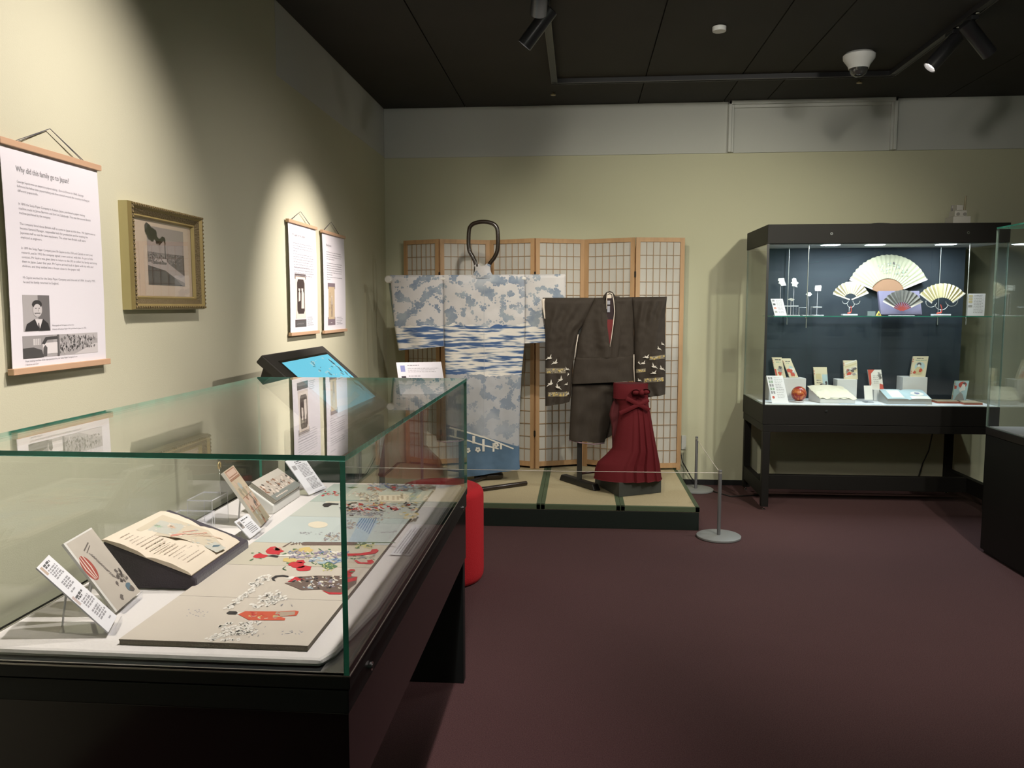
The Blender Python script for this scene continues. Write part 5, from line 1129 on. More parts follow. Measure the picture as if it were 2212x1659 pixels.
    mottled(1270, 1420, 305, 368, S2, [TN, GR, BR, CRM], 60, 5, 14, 5); mottled(1580, 1790, 300, 365, S2, [YL, CRM, TN], 26, 4, 20, 6)
    mottled(1340, 1700, 240, 290, S2, [BU, TN, BR, LB, GR, RED], 80, 5, 22, 6); mottled(1480, 1850, 245, 285, S2, [TN, TN, BR], 40, 4, 24, 7); poly([(1180, 262), (1215, 270), (1265, 262), (1220, 256)], S2, GN, 5)
    mottled(980, 1110, 292, 325, S2, [PKr, RED, PKr, GN], 22, 5, 12, 4); mottled(1330, 1500, 228, 245, S2, [PU, TN, BU], 20, 5, 14, 4); mottled(1120, 1260, 292, 330, S2, [PKr, TN, WH], 16, 4, 12, 3)
    b.build('pictures', t)
album()
q = [at(846, 1194, 'z', .7875), at(884, 1136, 'z', .7875)]
zl = ZD + .0
t = thing('caption_strip', 'narrow white caption strip between the album and the right pane of glass', 'caption card', (-.50, 2.35, .8005))
b = B(); Q = [V3((-.470, 2.19, .8025)), V3((-.470, 2.51, .8025)), V3((-.528, 2.51, .8036)), V3((-.528, 2.19, .8036))]; b.slab(Q, .001, WHITE); b.build('card', t)
b = B(); a = Art(b, Q[0], Q[1] - Q[0], Q[3] - Q[0], .0003)
for i in range(6): a.words(.05, .95, .85 - .14 * i, .004, GREYINK, 1, .8 + .2 * random.random(), (.006, .02))
b.build('print', t)

# ------------------------------------------------------------------ lit showcase at the back wall
SX0, SX1, SY0, SY1 = 1.338, 2.985, 5.993, 6.71; SZ = .790
def showcase():
    t = thing('lit_showcase', 'tall lit glass showcase on black legs at the back wall, full of fans and books', 'display case', ((SX0 + SX1) / 2, (SY0 + SY1) / 2, 0))
    SB = mat('showcase_black', (.009, .008, .007), .55, spec=.25, var=(4, .2)); SG = mat('showcase_side', (.045, .042, .036), .5)
    L = .052
    for x in (SX0 + .006, SX1 - .006 - L):
        for y in (SY0 + .004, SY1 - .004 - L):
            lg = B().box(x, x + L, y, y + L, .028, .585, SB).build('leg', t, bevel=.002)
            B().lathe([(.014, 0), (.014, .006), (.006, .010), (.006, .03)], (x + L / 2, y + L / 2, 0), CHROME, 16).build('foot', lg, smooth=40)
    z0, z1 = .095, .205
    for e_ in ((SX0 + .056, SX1 - .056, 6.30, 6.35), (SX0 + .008, SX0 + .055, SY0 + .004 + L, SY1 - .004 - L), (SX1 - .055, SX1 - .008, SY0 + .004 + L, SY1 - .004 - L)): B().box(*e_, z0, z1, SB).build('stretcher', t, bevel=.002)
    B().box(SX0 + .002, SX1 - .002, SY0 + .002, SY1 - .002, .586, .640, SB).build('leg_frame_rail', t, bevel=.002)
    B().box(SX0 - .002, SX1 + .002, SY0 - .002, SY1 + .002, .643, SZ - .006, SB).build('base', t, bevel=.002)
    B().box(SX0 + .012, SX1 - .012, SY0 + .012, SY1 - .012, SZ - .006, SZ - .0005, mat('showcase_deck', (.72, .74, .76), .75)).build('deck', t)
    B().box(1.440, 2.887, 6.415, 6.430, SZ, 1.940, mat('back_panel_navy', (.012, .020, .029), .75, var=(2, .2))).build('back_panel', t)
    g = .008; e = GEDGEL
    pane('glass_pane', t, SX0, SX1, SY0, SY0 + g, SZ - .005, 1.944, e); pane('glass_pane', t, SX0, SX0 + g, SY0 + g + .001, SY1 - g - .001, SZ - .005, 1.944, e)
    pane('glass_pane', t, SX1 - g, SX1, SY0 + g + .001, SY1 - g - .001, SZ - .005, 1.944, e); pane('glass_pane', t, SX0, SX1, SY1 - g, SY1, SZ - .005, 1.944, e)
    B().box(SX0 - .006, SX0 + .010, SY0 - .006, SY0 - .001, SZ - .005, 1.944, BLACK).build('corner_seal', t)
    B().box(SX0 - .004, SX1 + .004, SY0 - .004, SY1 + .004, 1.946, 2.081, SB).build('hood', t, bevel=.002)
    B().box(SX0 + .02, SX1 - .02, SY0 + .02, SY1 - .02, 1.940, 1.9455, mat('light_tray', (.55, .58, .58), .6)).build('light_tray', t)
    for x, y in ((1.80, 6.085), (2.11, 6.085), (2.60, 6.085)):
        l = B().box(x - .055, x + .055, y - .045, y + .045, 1.9365, 1.9398, mat('led_panel', (.9, .95, 1), .4, emis=(.80, .93, 1.0, 16))).build('led_panel', t)
        lamp('led_lamp', 'AREA', (x, y, 1.934), (x, y + .04, 1.0), LEDP, (.84, .94, 1), t, sx=.10, sy=.10)
    lock(t, (2.705, SY0 - .003, 2.012), (0, -1, 0)); lock(t, (1.785, SY0 - .003, .745), (0, -1, 0)); lock(t, (1.775, SY0 - .003, 2.012), (0, -1, 0))
    # hanging shelf
    ZS = 1.430
    b = pane('glass_shelf', t, 1.40, 2.925, 6.01, 6.375, ZS - .006, ZS, GEDGE)
    for px, y, zb in ((1745, 6.035, 1.345), (1703, 6.385, 1.36), (2092, 6.035, 1.37), (2030, 6.385, 1.36)):
        x = at(px, 600, 'y', y).x; rd = B().cyl((x, y, zb), (x, y, 1.94), .0032, mat('rod_steel', (.55, .58, .55), .3, .8), 10).build('shelf_rod', t, smooth=40)
        B().cyl((x, y, ZS - .016), (x, y, ZS - .007), .009, CHROME, 14).build('rod_clamp', rd, smooth=40)
LEDP = 6.5
showcase()
ZSH = 1.4303
def upq(BL, BR, TR, TL, yb, yt=None):
    yt = yb if yt is None else yt
    return planar([at(*BL, 'y', yb), at(*BR, 'y', yb), at(*TR, 'y', yt), at(*TL, 'y', yt)])
def floorq(q, z):
    lo = min(p.z for p in q[:2]); return [V3((p.x, p.y, p.z + (z - q[i % 2 if i < 2 else i - 2].z if i < 2 else z - lo))) if i < 2 else p for i, p in enumerate(q)]
CR_ = lambda n, *c: mat('cover_' + n, c, .65)
CCREAM = CR_('cream', .66, .60, .42); CRED = CR_('red', .52, .08, .05); CGRN = CR_('green', .30, .40, .30); CBL = CR_('skyblue', .42, .56, .58); CDK = CR_('dark', .10, .09, .09); CWT = CR_('white', .74, .72, .66); CYL = CR_('straw', .58, .50, .28); CGY = CR_('grey', .34, .33, .31)
def setz(q, z): q = list(q); d = (q[3] - V3((q[0].x, q[0].y, z)) + q[2] - V3((q[1].x, q[1].y, z))) / 2; a = V3((q[0].x, q[0].y, z)); c = V3((q[1].x, q[1].y, z)); return [a, c, c + d, a + d]
def small_book(label, q, th, plan, cover=CCREAM, spine=CRED, grp='small crepe-paper books in the lit showcase'):
    lo = min(q[0].z, q[1].z)
    t = thing('crepe_book', label, 'book', ((q[0] + q[1]) / 2), grp)
    n = (q[1] - q[0]).cross(q[3] - q[0]).normalized(); b = B(); b.slab(q, .0015, cover); q2 = [p - n * (th - .0015) for p in q]; b.slab(q2, .0015, cover); b.build('cover', t)
    qi = [lerpq(q, u, v) - n * .0016 for u, v in ((.01, .01), (.98, .01), (.98, .99), (.01, .99))]; b = B(); b.slab(qi, th - .0033, mat('page_edge', (.68, .64, .58), .8), mat('page_edge', (.68, .64, .58), .8)); b.build('pages', t)
    b = B(); a = Art(b, q[0], q[1] - q[0], q[3] - q[0], .0005); plan(a)
    for v in (.14, .24, .72, .82): a.rect(0, .05, v, v + .05, spine, 4)
    b.build('cover_print', t)
    return t
def p_a(a):
    a.words(.25, .85, .88, .008, CDK, 1, 1, (.01, .03)); a.words(.3, .8, .76, .008, CGRN, 1, 1, (.01, .03)); a.blob(.55, .38, .022, CGY, 1, 12); a.blob(.62, .5, .012, CDK, 2); a.blob(.45, .2, .015, CRED, 2); a.rect(.0, .16, 0, .42, CRED, 1)
def p_b(a):
    a.words(.25, .8, .84, .008, CDK, 1, 1, (.01, .03)); a.words(.25, .6, .74, .006, CGRN, 1); a.ell(.60, .38, .30, .24, CBL, 1); a.blob(.60, .40, .018, CWT, 2, 12); a.blob(.35, .35, .020, CRED, 3, 12); a.blob(.5, .15, .016, CRED, 3)
def p_c(a):
    a.rect(.6, 1, .0, .72, CBL, 1); a.rect(.12, .5, .55, .75, CYL, 1); a.words(.15, .5, .5, .006, CDK, 2); a.words(.15, .5, .4, .006, CDK, 2)
    for i in range(10): a.blob(.4 + .55 * random.random(), .1 + .4 * random.random() ** 1.4, .010, random.choice([CGY, CDK, CGRN]), 2)
def p_d(a):
    for k in range(5): a.poly([(.1, .1 + .17 * k), (.95, .3 + .17 * k), (.95, .36 + .17 * k), (.1, .16 + .17 * k)], CYL if k % 2 else CWT, 1)
    for i in range(12): a.blob(.2 + .7 * random.random(), .25 + .45 * random.random(), .010, random.choice([CRED, CWT, CGY, CDK, CRED]), 2)
    a.blob(.35, .3, .014, CRED, 3); a.blob(.62, .45, .012, CDK, 3)
def p_e(a):
    a.poly([(0, 1), (.5, 1), (.2, .8), (.15, .3), (0, .1)], CRED, 1); a.poly([(.7, .0), (1, 0), (1, .25), (.75, .3)], CRED, 1)
    a.ell(.5, .5, .30, .33, CWT, 2)
    for k in range(5): a.words(.32, .7, .68 - .09 * k, .006, CGY, 3)
    for i in range(8): a.blob(.72 + .2 * random.random(), .45 + .45 * random.random(), .009, CGY, 3)
def p_f(a):
    a.words(.25, .7, .90, .009, CDK, 1, 1, (.02, .04)); a.words(.2, .9, .80, .009, CGRN, 1, 1, (.02, .04)); a.ell(.52, .50, .33, .22, CBL, 1); a.ell(.46, .60, .15, .09, CDK, 2); a.ell(.46, .54, .10, .06, CWT, 3); a.poly([(.2, .3), (.35, .48), (.6, .48), (.8, .3), (.7, .12), (.3, .12)], CYL, 3); a.blob(.60, .30, .014, CRED, 4); a.blob(.25, .22, .012, CRED, 4)
def p_g(a):
    a.rect(.05, .97, .03, .97, CBL, 1); a.ell(.58, .80, .28, .15, CRED, 2); a.poly([(.45, .62), (.62, .92), (.74, .90), (.82, .55), (.6, .5)], CWT, 3); a.poly([(.15, .03), (.9, .03), (.7, .35), (.5, .45), (.3, .3)], CGY, 3); a.blob(.5, .55, .014, CWT, 4); a.blob(.68, .86, .010, CDK, 4); a.rect(.05, .2, .6, .75, CRED, 2)
GRP = 'small crepe-paper books in the lit showcase'
# white plinths
def plinth(px0, px1, pyt, y0, y1, label, z0=SZ):
    a, c = at(px0, pyt, 'y', y0), at(px1, pyt, 'y', y0); o = B().box(a.x, c.x, y0, y1, z0, a.z, mat('plinth_white', (.66, .67, .67), .7)).build('white_plinth', bevel=.0025)
    tag(o, label, 'plinth'); return o, a.x, c.x, a.z
pA = plinth(1662, 1741.5, 817, 6.26, 6.405, 'wide white block at the left of the lit showcase, carrying two small books')
pB = plinth(1809, 1852, 820, 6.30, 6.405, 'white block in the middle left of the lit showcase, under the striped book')
pC = plinth(1888, 1918, 842, 6.29, 6.405, 'lowest white block of the lit showcase, behind the tiny clear stand')
pD = plinth(1951, 2004, 814.5, 6.28, 6.405, 'white block right of centre in the lit showcase, under the book with a seated woman')
def bk(label, BL, BR, TR, TL, z, yb, lean, th, plan, cover=CCREAM):
    q = upq(BL, BR, TR, TL, yb, yb + lean); dz = z + .0006 - min(q[0].z, q[1].z); q[0].z += 0; m_ = z + .0006
    q = setz(q, m_); small_book(label, q, th, plan, cover)
bk('leftmost of the two leaning books on the wide white block', (1677, 812), (1698, 812), (1688, 772), (1668, 772), pA[3], 6.32, .03, .014, p_a)
bk('right one of the two leaning books on the wide white block', (1706, 812), (1725, 812), (1707, 774), (1689, 774), pA[3], 6.33, .03, .014, p_b)
bk('cream book with a blue strip, leaning behind the open white papers', (1762, 838), (1791, 838), (1786, 793), (1757, 793), SZ + .045, 6.36, .025, .012, p_c)
tag(B().box(at(1757, 840, 'y', 6.34).x, at(1794, 840, 'y', 6.34).x, 6.33, 6.405, SZ, SZ + .045, MC['plinth_white']).build('white_plinth', bevel=.002), 'white block half hidden behind the open white papers', 'plinth')
bk('book with a straw-striped cover on the middle left white block', (1823.5, 819), (1853, 820), (1852, 779), (1821, 778), pB[3], 6.33, .02, .014, p_d)
bk('white book with red corners on the lowest white block', (1880, 837), (1909, 838), (1905, 799), (1873, 798), pC[3], 6.315, .025, .012, p_e, CWT)
bk('book with a seated dark-haired woman on a blue disc, on the tall right block', (1966, 811), (1999, 813), (2006, 770), (1973, 769), pD[3], 6.31, .025, .014, p_f)
bk('pale blue book with a kneeling woman near the right end of the lit showcase', (2055, 860), (2086, 864), (2095, 823), (2062, 821), SZ + .003, 6.24, .03, .008, p_g, CGRN)
for (px0, px1, py, lab) in ((2021, 2072, 869, 'closed red-edged book lying flat, left one of two in the lit showcase'), (2078, 2118, 872, 'closed red-edged book lying flat, right one of two in the lit showcase')):
    a, c = at(px0, py, 'z', SZ + .004), at(px1, py, 'z', SZ + .004); y_ = min(a.y, c.y) - .03; w = (c.x - a.x)
    t = thing('crepe_book', lab, 'book', (a.x + w / 2, y_, SZ), GRP)
    b = B(); b.slab([(a.x, y_, SZ + .016), (a.x + w, y_, SZ + .016), (a.x + w, y_ + .14, SZ + .016), (a.x, y_ + .14, SZ + .016)], .0015, CR_('tan', .46, .38, .26)); b.slab([(a.x, y_, SZ + .0023), (a.x + w, y_, SZ + .0023), (a.x + w, y_ + .14, SZ + .0023), (a.x, y_ + .14, SZ + .0023)], .0018, CRED); b.build('cover', t)
    b = B(); b.box(a.x + .004, a.x + w - .003, y_ + .003, y_ + .137, SZ + .0025, SZ + .0144, mat('page_edge_red', (.42, .16, .10), .8)); b.build('pages', t)
# captions in the showcase
def sc_cap(label, q, plan, z):
    q = setz(q, z + .001); t = thing('caption_card', label, 'caption card', (q[0] + q[1]) / 2); b = B(); b.slab(q, .003, WHITE); b.build('card', t)
    b = B(); a = Art(b, q[0], q[1] - q[0], q[3] - q[0], .0005); plan(a); b.build('print', t); return t
def pl(a):
    for i in range(5):
        for u in (.08, .22): a.rect(u, u + .10, .86 - .13 * i, .95 - .13 * i, GREYINK if (i + u * 10) % 2 < 1 else CGRN, 1)
    a.ell(.16, .21, .075, .05, CRED, 1)
    for i in range(13): a.words(.42, .95, .92 - .06 * i, .004, GREYTXT, 1, .7 + .3 * random.random())
sc_cap('white caption card with small pictures leaning at the left of the showcase deck', upq((1668, 868), (1704, 867), (1691, 811), (1655, 812), 6.06, 6.13), pl, SZ)
def pl(a):
    for i, c in enumerate((GREYINK, INK, PKR2, CGY)): a.rect(.08, .28, .84 - .22 * i, .95 - .22 * i, c, 1)
    for i in range(10): a.words(.38, .95, .90 - .08 * i, .004, GREYTXT, 1, .7 + .3 * random.random())
PKR2 = CR_('thumbpink', .62, .30, .24)
sc_cap('white caption card leaning at the left end of the glass shelf', upq((1674, 681), (1700, 681), (1691, 645), (1664.5, 646), 6.05, 6.10), pl, ZSH)
def pl(a):
    for i in range(4): a.rect(.06, .28, .84 - .13 * i - (.06 if i == 3 else 0), .94 - .13 * i - (.06 if i == 3 else 0), CYL if i < 3 else CGY, 1)
    for i in range(12): a.words(.36, .95, .92 - .07 * i, .004, GREYTXT, 1, .7 + .3 * random.random())
sc_cap('white caption card standing at the right end of the glass shelf', upq((2088, 681), (2126, 681), (2129, 634.5), (2091, 634), 6.06, 6.08), pl, ZSH)
# red temari-like ball
c = at(1726, 845, 'y', 6.15); r_ = .055
c.z = SZ + .008 + r_
t = thing('lacquer_ball', 'round red and orange patterned ball on a clear ring in the lit showcase', 'ball', (c.x, c.y, SZ))
def ballmat():
    ma = mat('ball_red', (.4, .05, .03), .25); nt = ma.node_tree; b_ = nt.nodes['Principled BSDF']; tc = nt.nodes.new('ShaderNodeTexCoord'); n = nt.nodes.new('ShaderNodeTexNoise'); n.inputs['Scale'].default_value = 22; n.inputs['Detail'].default_value = 3; n.inputs['Distortion'].default_value = 1.5
    nt.links.new(tc.outputs['Object'], n.inputs['Vector']); r = nt.nodes.new('ShaderNodeValToRGB'); r.color_ramp.elements[0].position = .42; r.color_ramp.elements[1].position = .60; r.color_ramp.elements[0].color = (.26, .02, .02, 1); r.color_ramp.elements[1].color = (.55, .17, .05, 1); nt.links.new(n.outputs['Fac'], r.inputs[0]); nt.links.new(r.outputs[0], b_.inputs['Base Color']); return ma
B().sphere(c, r_, ballmat(), 36).build('ball', t, smooth=180)
B().tube([V3((c.x + .03 * math.cos(k * PI / 12), c.y + .03 * math.sin(k * PI / 12), SZ + .006)) for k in range(24)], .005, MC['acrylic_edge'], 8, closed=True).build('ring_rest', t, smooth=180)
# open papers and open book
def open_papers():
    P0 = [at(*p, 'z', SZ + .001) for p in ((1790, 869), (1857, 866))]; y0 = 6.09
    x0, x1 = at(1757, 866, 'y', y0).x, at(1857, 866, 'y', y0).x
    t = thing('open_papers', 'large open cream papers with ragged edges on a white slope in the lit showcase', 'papers', ((x0 + x1) / 2, y0 + .1, SZ))
    WS = MC['plinth_white']
    b = B(); b.hexa([(x0 + .05, y0, SZ), (x1 - .03, y0, SZ), (x1 - .06, y0 + .17, SZ), (x0 + .01, y0 + .17, SZ)], [(x0 + .05, y0, SZ + .03), (x1 - .03, y0, SZ + .03), (x1 - .06, y0 + .17, SZ + .10), (x0 + .01, y0 + .17, SZ + .10)], WS); b.build('slope', t, bevel=.003)
    b = B(); G = []; n = 26
    for i in range(n + 1):
        f = i / n; row = []
        for j in range(n + 1):
            u = j / n; X = x0 + .045 + (x1 - x0 - .065) * u - .045 * f; Y = y0 - .004 + .176 * f; Z = SZ + .034 + .07 * f + .016 * abs(math.sin(PI * u * 1.0)) * f + .004 * math.sin(u * 26) * (1 - f) + .02 * max(0, .35 - u) * f + .010 * noise.noise(V3((u * 5, f * 5, 3)))
            row.append(V3((X, Y, Z)))
        G.append(row)
    PC = mat('paper_cream_rag', (.70, .66, .52), .8, var=(9, .08)); b.grid(G, PC); b.grid([[p - V3((0, 0, .0015)) for p in reversed(r)] for r in G], PC); b.build('sheets', t, smooth=180)
    b = B(); a = at(1795, 852, 'y', y0 + .04); b.tube([(a.x - .02, y0 - .008, SZ + .045), (a.x + .03, y0 - .01, SZ + .040), (a.x + .10, y0 - .012, SZ + .046)], .0014, CGY, 6); b.build('pencil_line', t)
open_papers()
def open_book():
    y0 = 6.07; x0, x1 = at(1917, 862, 'y', y0).x, at(2014, 862, 'y', y0).x; t = thing('open_book', 'open pale blue book with a white label on a grey cradle', 'book', ((x0 + x1) / 2, y0 + .08, SZ))
    cx = (x0 + x1) / 2 - .002; w = (x1 - x0) / 2
    b = B(); b.hexa([(x0, y0, SZ), (x1, y0, SZ), (x1, y0 + .18, SZ), (x0, y0 + .18, SZ)], [(x0 + .004, y0, SZ + .022), (x1 - .004, y0, SZ + .022), (x1 - .004, y0 + .18, SZ + .075), (x0 + .004, y0 + .18, SZ + .075)], mat('cradle_grey', (.42, .43, .42), .7)); b.build('cradle', t)
    G = []; n = 24; up_ = V3((0, .18, .053)).normalized(); nn = V3((0, -.053, .18)).normalized()
    for i in range(9):
        f = i / 8; row = []
        for j in range(n + 1):
            u = j / n * 2 - 1; h = .012 + .013 * (abs(u) ** .35) * (1 - .55 * abs(u)); row.append(V3((cx + w * u * .98, y0 + .001, SZ + .0225)) + up_ * (.182 * f) + nn * h)
        G.append(row)
    b = B(); PB = mat('page_paleblue', (.42, .54, .58), .7); b.grid(G, PB)
    lo = [[V3((p.x, y0 + .001, SZ + .0225)) + up_ * (.182 * i / 8) + nn * .001 for p in r] for i, r in enumerate(G)]
    EG = mat('page_edge_grey', (.33, .31, .27), .8); b.grid([G[0], lo[0]][::-1], EG); b.grid([G[-1], lo[-1]], EG)
    for k in (0, n): s_ = [[G[i][k], lo[i][k]] for i in range(9)]; b.grid(s_ if k == 0 else [r[::-1] for r in s_], EG)
    b.grid([r[::-1] for r in lo], EG); b.build('pages', t, smooth=50)
    b = B()
    def onp(u, f, d=.0008):
        h = .012 + .013 * (abs(u) ** .35) * (1 - .55 * abs(u)); return V3((cx + w * u * .98, y0 + .001, SZ + .0225)) + up_ * (.182 * f) + nn * (h + d)
    def patch(u0, u1, f0, f1, ma, d=.0008): b.grid([[onp(u0 + (u1 - u0) * j / 6, f0 + (f1 - f0) * i / 4, d) for j in range(7)] for i in range(5)], ma)
    patch(-.75, -.18, .12, .90, CWT); patch(.12, .95, .0, .30, CWT)
    b.add([onp(.55 + .30 * math.cos(k * PI / 8), .52 + .22 * math.sin(k * PI / 8), .002) for k in range(16)], [tuple(range(16))], CWT); b.add([onp(.55 + .12 * math.cos(k * PI / 5), .55 + .13 * math.sin(k * PI / 5) * (1 if k % 2 else .6), .003) for k in range(10)], [tuple(range(10))], CR_('lilac', .22, .24, .36)); b.build('print', t)
open_book()
# tiny clear stand in front of the lowest block, paper lying in front
a = at(1878, 850, 'y', 6.16); t = thing('small_clear_stand', 'tiny clear stand with a white folded card in the middle of the lit showcase', 'display stand', (a.x, 6.16, SZ))
q = upq((1868, 862), (1886, 862), (1887, 833), (1863, 833), 6.15, 6.18); q = setz(q, SZ + .02); b = B(); b.slab(q, .002, CWT); b.build('card', t); b = B(); b.box(q[0].x - .004, q[1].x + .008, 6.14, 6.20, SZ, SZ + .003, ACRYL); b.box(q[0].x, q[1].x, 6.141, 6.144, SZ + .003, SZ + .026, ACRYL); b.build('clear_base', t)
a, c = at(1815, 871, 'y', 6.035), at(1905, 871, 'y', 6.035)
o = B().box(a.x, c.x, 6.03, 6.075, SZ, SZ + .0015, mat('label_blueish', (.56, .64, .74), .6)).build('flat_label'); tag(o, 'pale blue-white label lying flat in front of the open cream papers', 'label')
a, c = at(1912, 872, 'y', 6.03), at(2003, 872, 'y', 6.03)
o = B().box(a.x, c.x, 6.02, 6.062, SZ, SZ + .0015, MC['label_blueish']).build('flat_label'); tag(o, 'pale blue-white label lying flat in front of the open pale blue book', 'label')

# ------------------------------------------------------------------ fans
def fan(parent_label, label, cpx, R, ri, a0, a1, y, npl, leaf, amp, stickc=None, rs=None, guard=None, grp='folding fans in the lit showcase'):
    c = at(*cpx, 'y', y); s = (y / 1750.0) / math.cos(0); R, ri = R * s, ri * s
    t = thing('folding_fan', label, 'fan', (c.x, y, c.z), grp); n = npl * 2; P = lambda r, a_, d=0: V3((c.x + r * math.cos(a_), y + d, c.z + r * math.sin(a_)))
    b = B(); ang = [math.radians(a0 + (a1 - a0) * i / n) for i in range(n + 1)]
    G = [[P(ri + (R * (1 + (.010 if i % 2 else -.010)) - ri) * k / 3, ang[i], (amp if i % 2 else -amp) * (.4 + .6 * k / 3)) for k in range(4)] for i in range(n + 1)]
    b.grid(G, leaf); b.grid([[p + V3((0, .0012, 0)) for p in r[::-1]] for r in G], leaf); b.build('leaf', t)
    if stickc:
        st = B()
        for i in range(0, n + 1, 1 if npl > 14 else 2):
            a_ = ang[i]; w = .0042; d = V3((-math.sin(a_), 0, math.cos(a_))) * w; r0 = rs[0] * s; r1 = rs[1] * s
            st.add([P(r0, a_) - d * .6 + V3((0, .002 + .0002 * i, 0)), P(r1, a_) - d + V3((0, .002 + .0002 * i, 0)), P(r1, a_) + d + V3((0, .002 + .0002 * i, 0)), P(r0, a_) + d * .6 + V3((0, .002 + .0002 * i, 0)),
                    P(r0, a_) - d * .6 + V3((0, .003 + .0002 * i, 0)), P(r1, a_) - d + V3((0, .003 + .0002 * i, 0)), P(r1, a_) + d + V3((0, .003 + .0002 * i, 0)), P(r0, a_) + d * .6 + V3((0, .003 + .0002 * i, 0))],
                   [(0, 1, 2, 3), (7, 6, 5, 4), (0, 4, 5, 1), (1, 5, 6, 2), (2, 6, 7, 3), (3, 7, 4, 0)], stickc)
        st.build('sticks', t)
    if guard:
        for i in (0, n):
            a_ = ang[i]; d = V3((-math.sin(a_), 0, math.cos(a_))) * .005; r0, r1 = guard[1] * s, R * 1.01; g = B(); o_ = V3((0, -amp - .003, 0))
            g.add([P(r0, a_) - d + o_, P(r1, a_) - d + o_, P(r1, a_) + d + o_, P(r0, a_) + d + o_] + [P(r0, a_) - d + o_ + V3((0, .002, 0)), P(r1, a_) - d + o_ + V3((0, .002, 0)), P(r1, a_) + d + o_ + V3((0, .002, 0)), P(r0, a_) + d + o_ + V3((0, .002, 0))], [(3, 2, 1, 0), (4, 5, 6, 7), (0, 1, 5, 4), (1, 2, 6, 5), (2, 3, 7, 6), (3, 0, 4, 7)], guard[0]); g.build('guard_stick', t)
    return t, c, s, P
LG = mat('fan_leaf_greenish', (.36, .36, .25), .7, var=(5, .10)); LC = mat('fan_leaf_cream', (.66, .61, .44), .7); LY = mat('fan_leaf_yellow', (.70, .64, .38), .7); LS = mat('fan_leaf_silver', (.16, .16, .15), .5, .3, var=(30, .5)); IV = mat('ivory', (.72, .68, .60), .5)
ST = mat('fan_sticks_tan', (.27, .15, .085), .6); SR = mat('fan_sticks_red', (.30, .05, .04), .45)
t, c, s, P = fan('', 'largest fan of the lit showcase, pale green painted leaf above the other fans', (1917, 638), 83.5, 35, 23, 157, 6.36, 20, LG, .0035, ST, (8, 35), (IV, 34))
b = B()
for i in range(60):
    a_ = math.radians(random.uniform(45, 110)); r = random.uniform(45, 66) * s; p = P(r, a_, -.0050); rr = random.uniform(.002, .006); ma = random.choice([mat('fan_green', (.26, .33, .27), .7), mat('fan_grey', (.26, .28, .24), .7), mat('fan_pale', (.42, .43, .34), .7)])
    b.add([p + V3((rr * math.cos(-k * PI / 4), -.00001 * i, 1.4 * rr * math.sin(-k * PI / 4))) for k in range(8)], [tuple(reversed(range(8)))], ma)
p = P(67 * s, math.radians(82), -.0062); b.add([p + V3((.006 * math.cos(k * PI / 4), 0, .010 * math.sin(k * PI / 4))) for k in range(8)], [tuple(range(8))], CDK); b.build('painting', t)
def ringstand(label, cx, base, y, rings, w, tz):
    p0 = at(*base, 'y', y); t = thing('fan_stand', label, 'fan stand', (p0.x, y, ZSH), 'fan stands with clear bases and wire rings')
    bw = w * y / 1750 / 2; B().box(p0.x - bw, p0.x + bw, y - .02, y + .03, ZSH, ZSH + .012, mat('clear_block', (.62, .66, .70), .25)).build('clear_base', t, bevel=.002)
    b = B(); WR = mat('wire_white', (.62, .64, .64), .35, .3)
    for (rx, ry, rr, a0, a1) in rings:
        c = at(rx, ry, 'y', y + .012); s = y / 1750; b.tube([V3((c.x + rr * s * math.cos(math.radians(a0 + (a1 - a0) * k / 20)), y + .012, c.z + rr * s * math.sin(math.radians(a0 + (a1 - a0) * k / 20)))) for k in range(21)], .0022, WR, 8)
    lo = min(ry + rr for rx, ry, rr, a0, a1 in rings); c = at(base[0], max(ry + rr for rx, ry, rr, _, _ in rings), 'y', y + .012); b.cyl((p0.x, y + .012, ZSH + .012), (p0.x, y + .012, c.z + .004), .002, WR, 8); b.build('wire_rings', t, smooth=180)
    return t
def tassel(label, pts, y):
    P_ = [at(*p, 'y', y) for p in pts]; P_ = [V3((p.x, y, max(p.z, ZSH + .016))) for p in P_]
    b = B(); b.tube(P_, .0028, CR_('tassel_red', .62, .07, .04), 8); e = P_[-1]
    b.cyl(P_[-2], e, .004, CR_('tassel_red', .62, .07, .04), 10, .007)
    o = b.build('red_tassel', smooth=60); tag(o, label, 'tassel', 'red tassels below the fans')
yL = 6.16
fan('', 'small cream pleated fan on wire rings, left of the largest fan', (1837, 648), 38, 13.5, 23, 160, yL, 11, LC, .005, None, None, (IV, 2))
ringstand('clear based stand under the left small fan', 1837, (1835, 681), yL, [(1826, 650, 6, 180, 360), (1850, 650, 7, 180, 360), (1838, 657, 7, 180, 360)], 30, 0); tassel('red tassel hanging under the left small fan', [(1838, 661), (1839, 670), (1838, 675), (1831, 678)], yL - .012)
yR = 6.16
fan('', 'yellow pleated fan on wire rings, right of the dark fan', (2034, 671), 56, 27, 39, 143, yR, 12, LY, .005, None, None, (IV, 26))
ringstand('clear based stand under the yellow fan', 2034, (2033, 681), yR, [(2012, 652, 11, 170, 350), (2034, 656, 13, 185, 355), (2056, 649, 12, 190, 370)], 35, 0); tassel('red tassel hanging under the yellow fan', [(2032, 658), (2035, 668), (2034, 675), (2024, 679)], yR - .012)
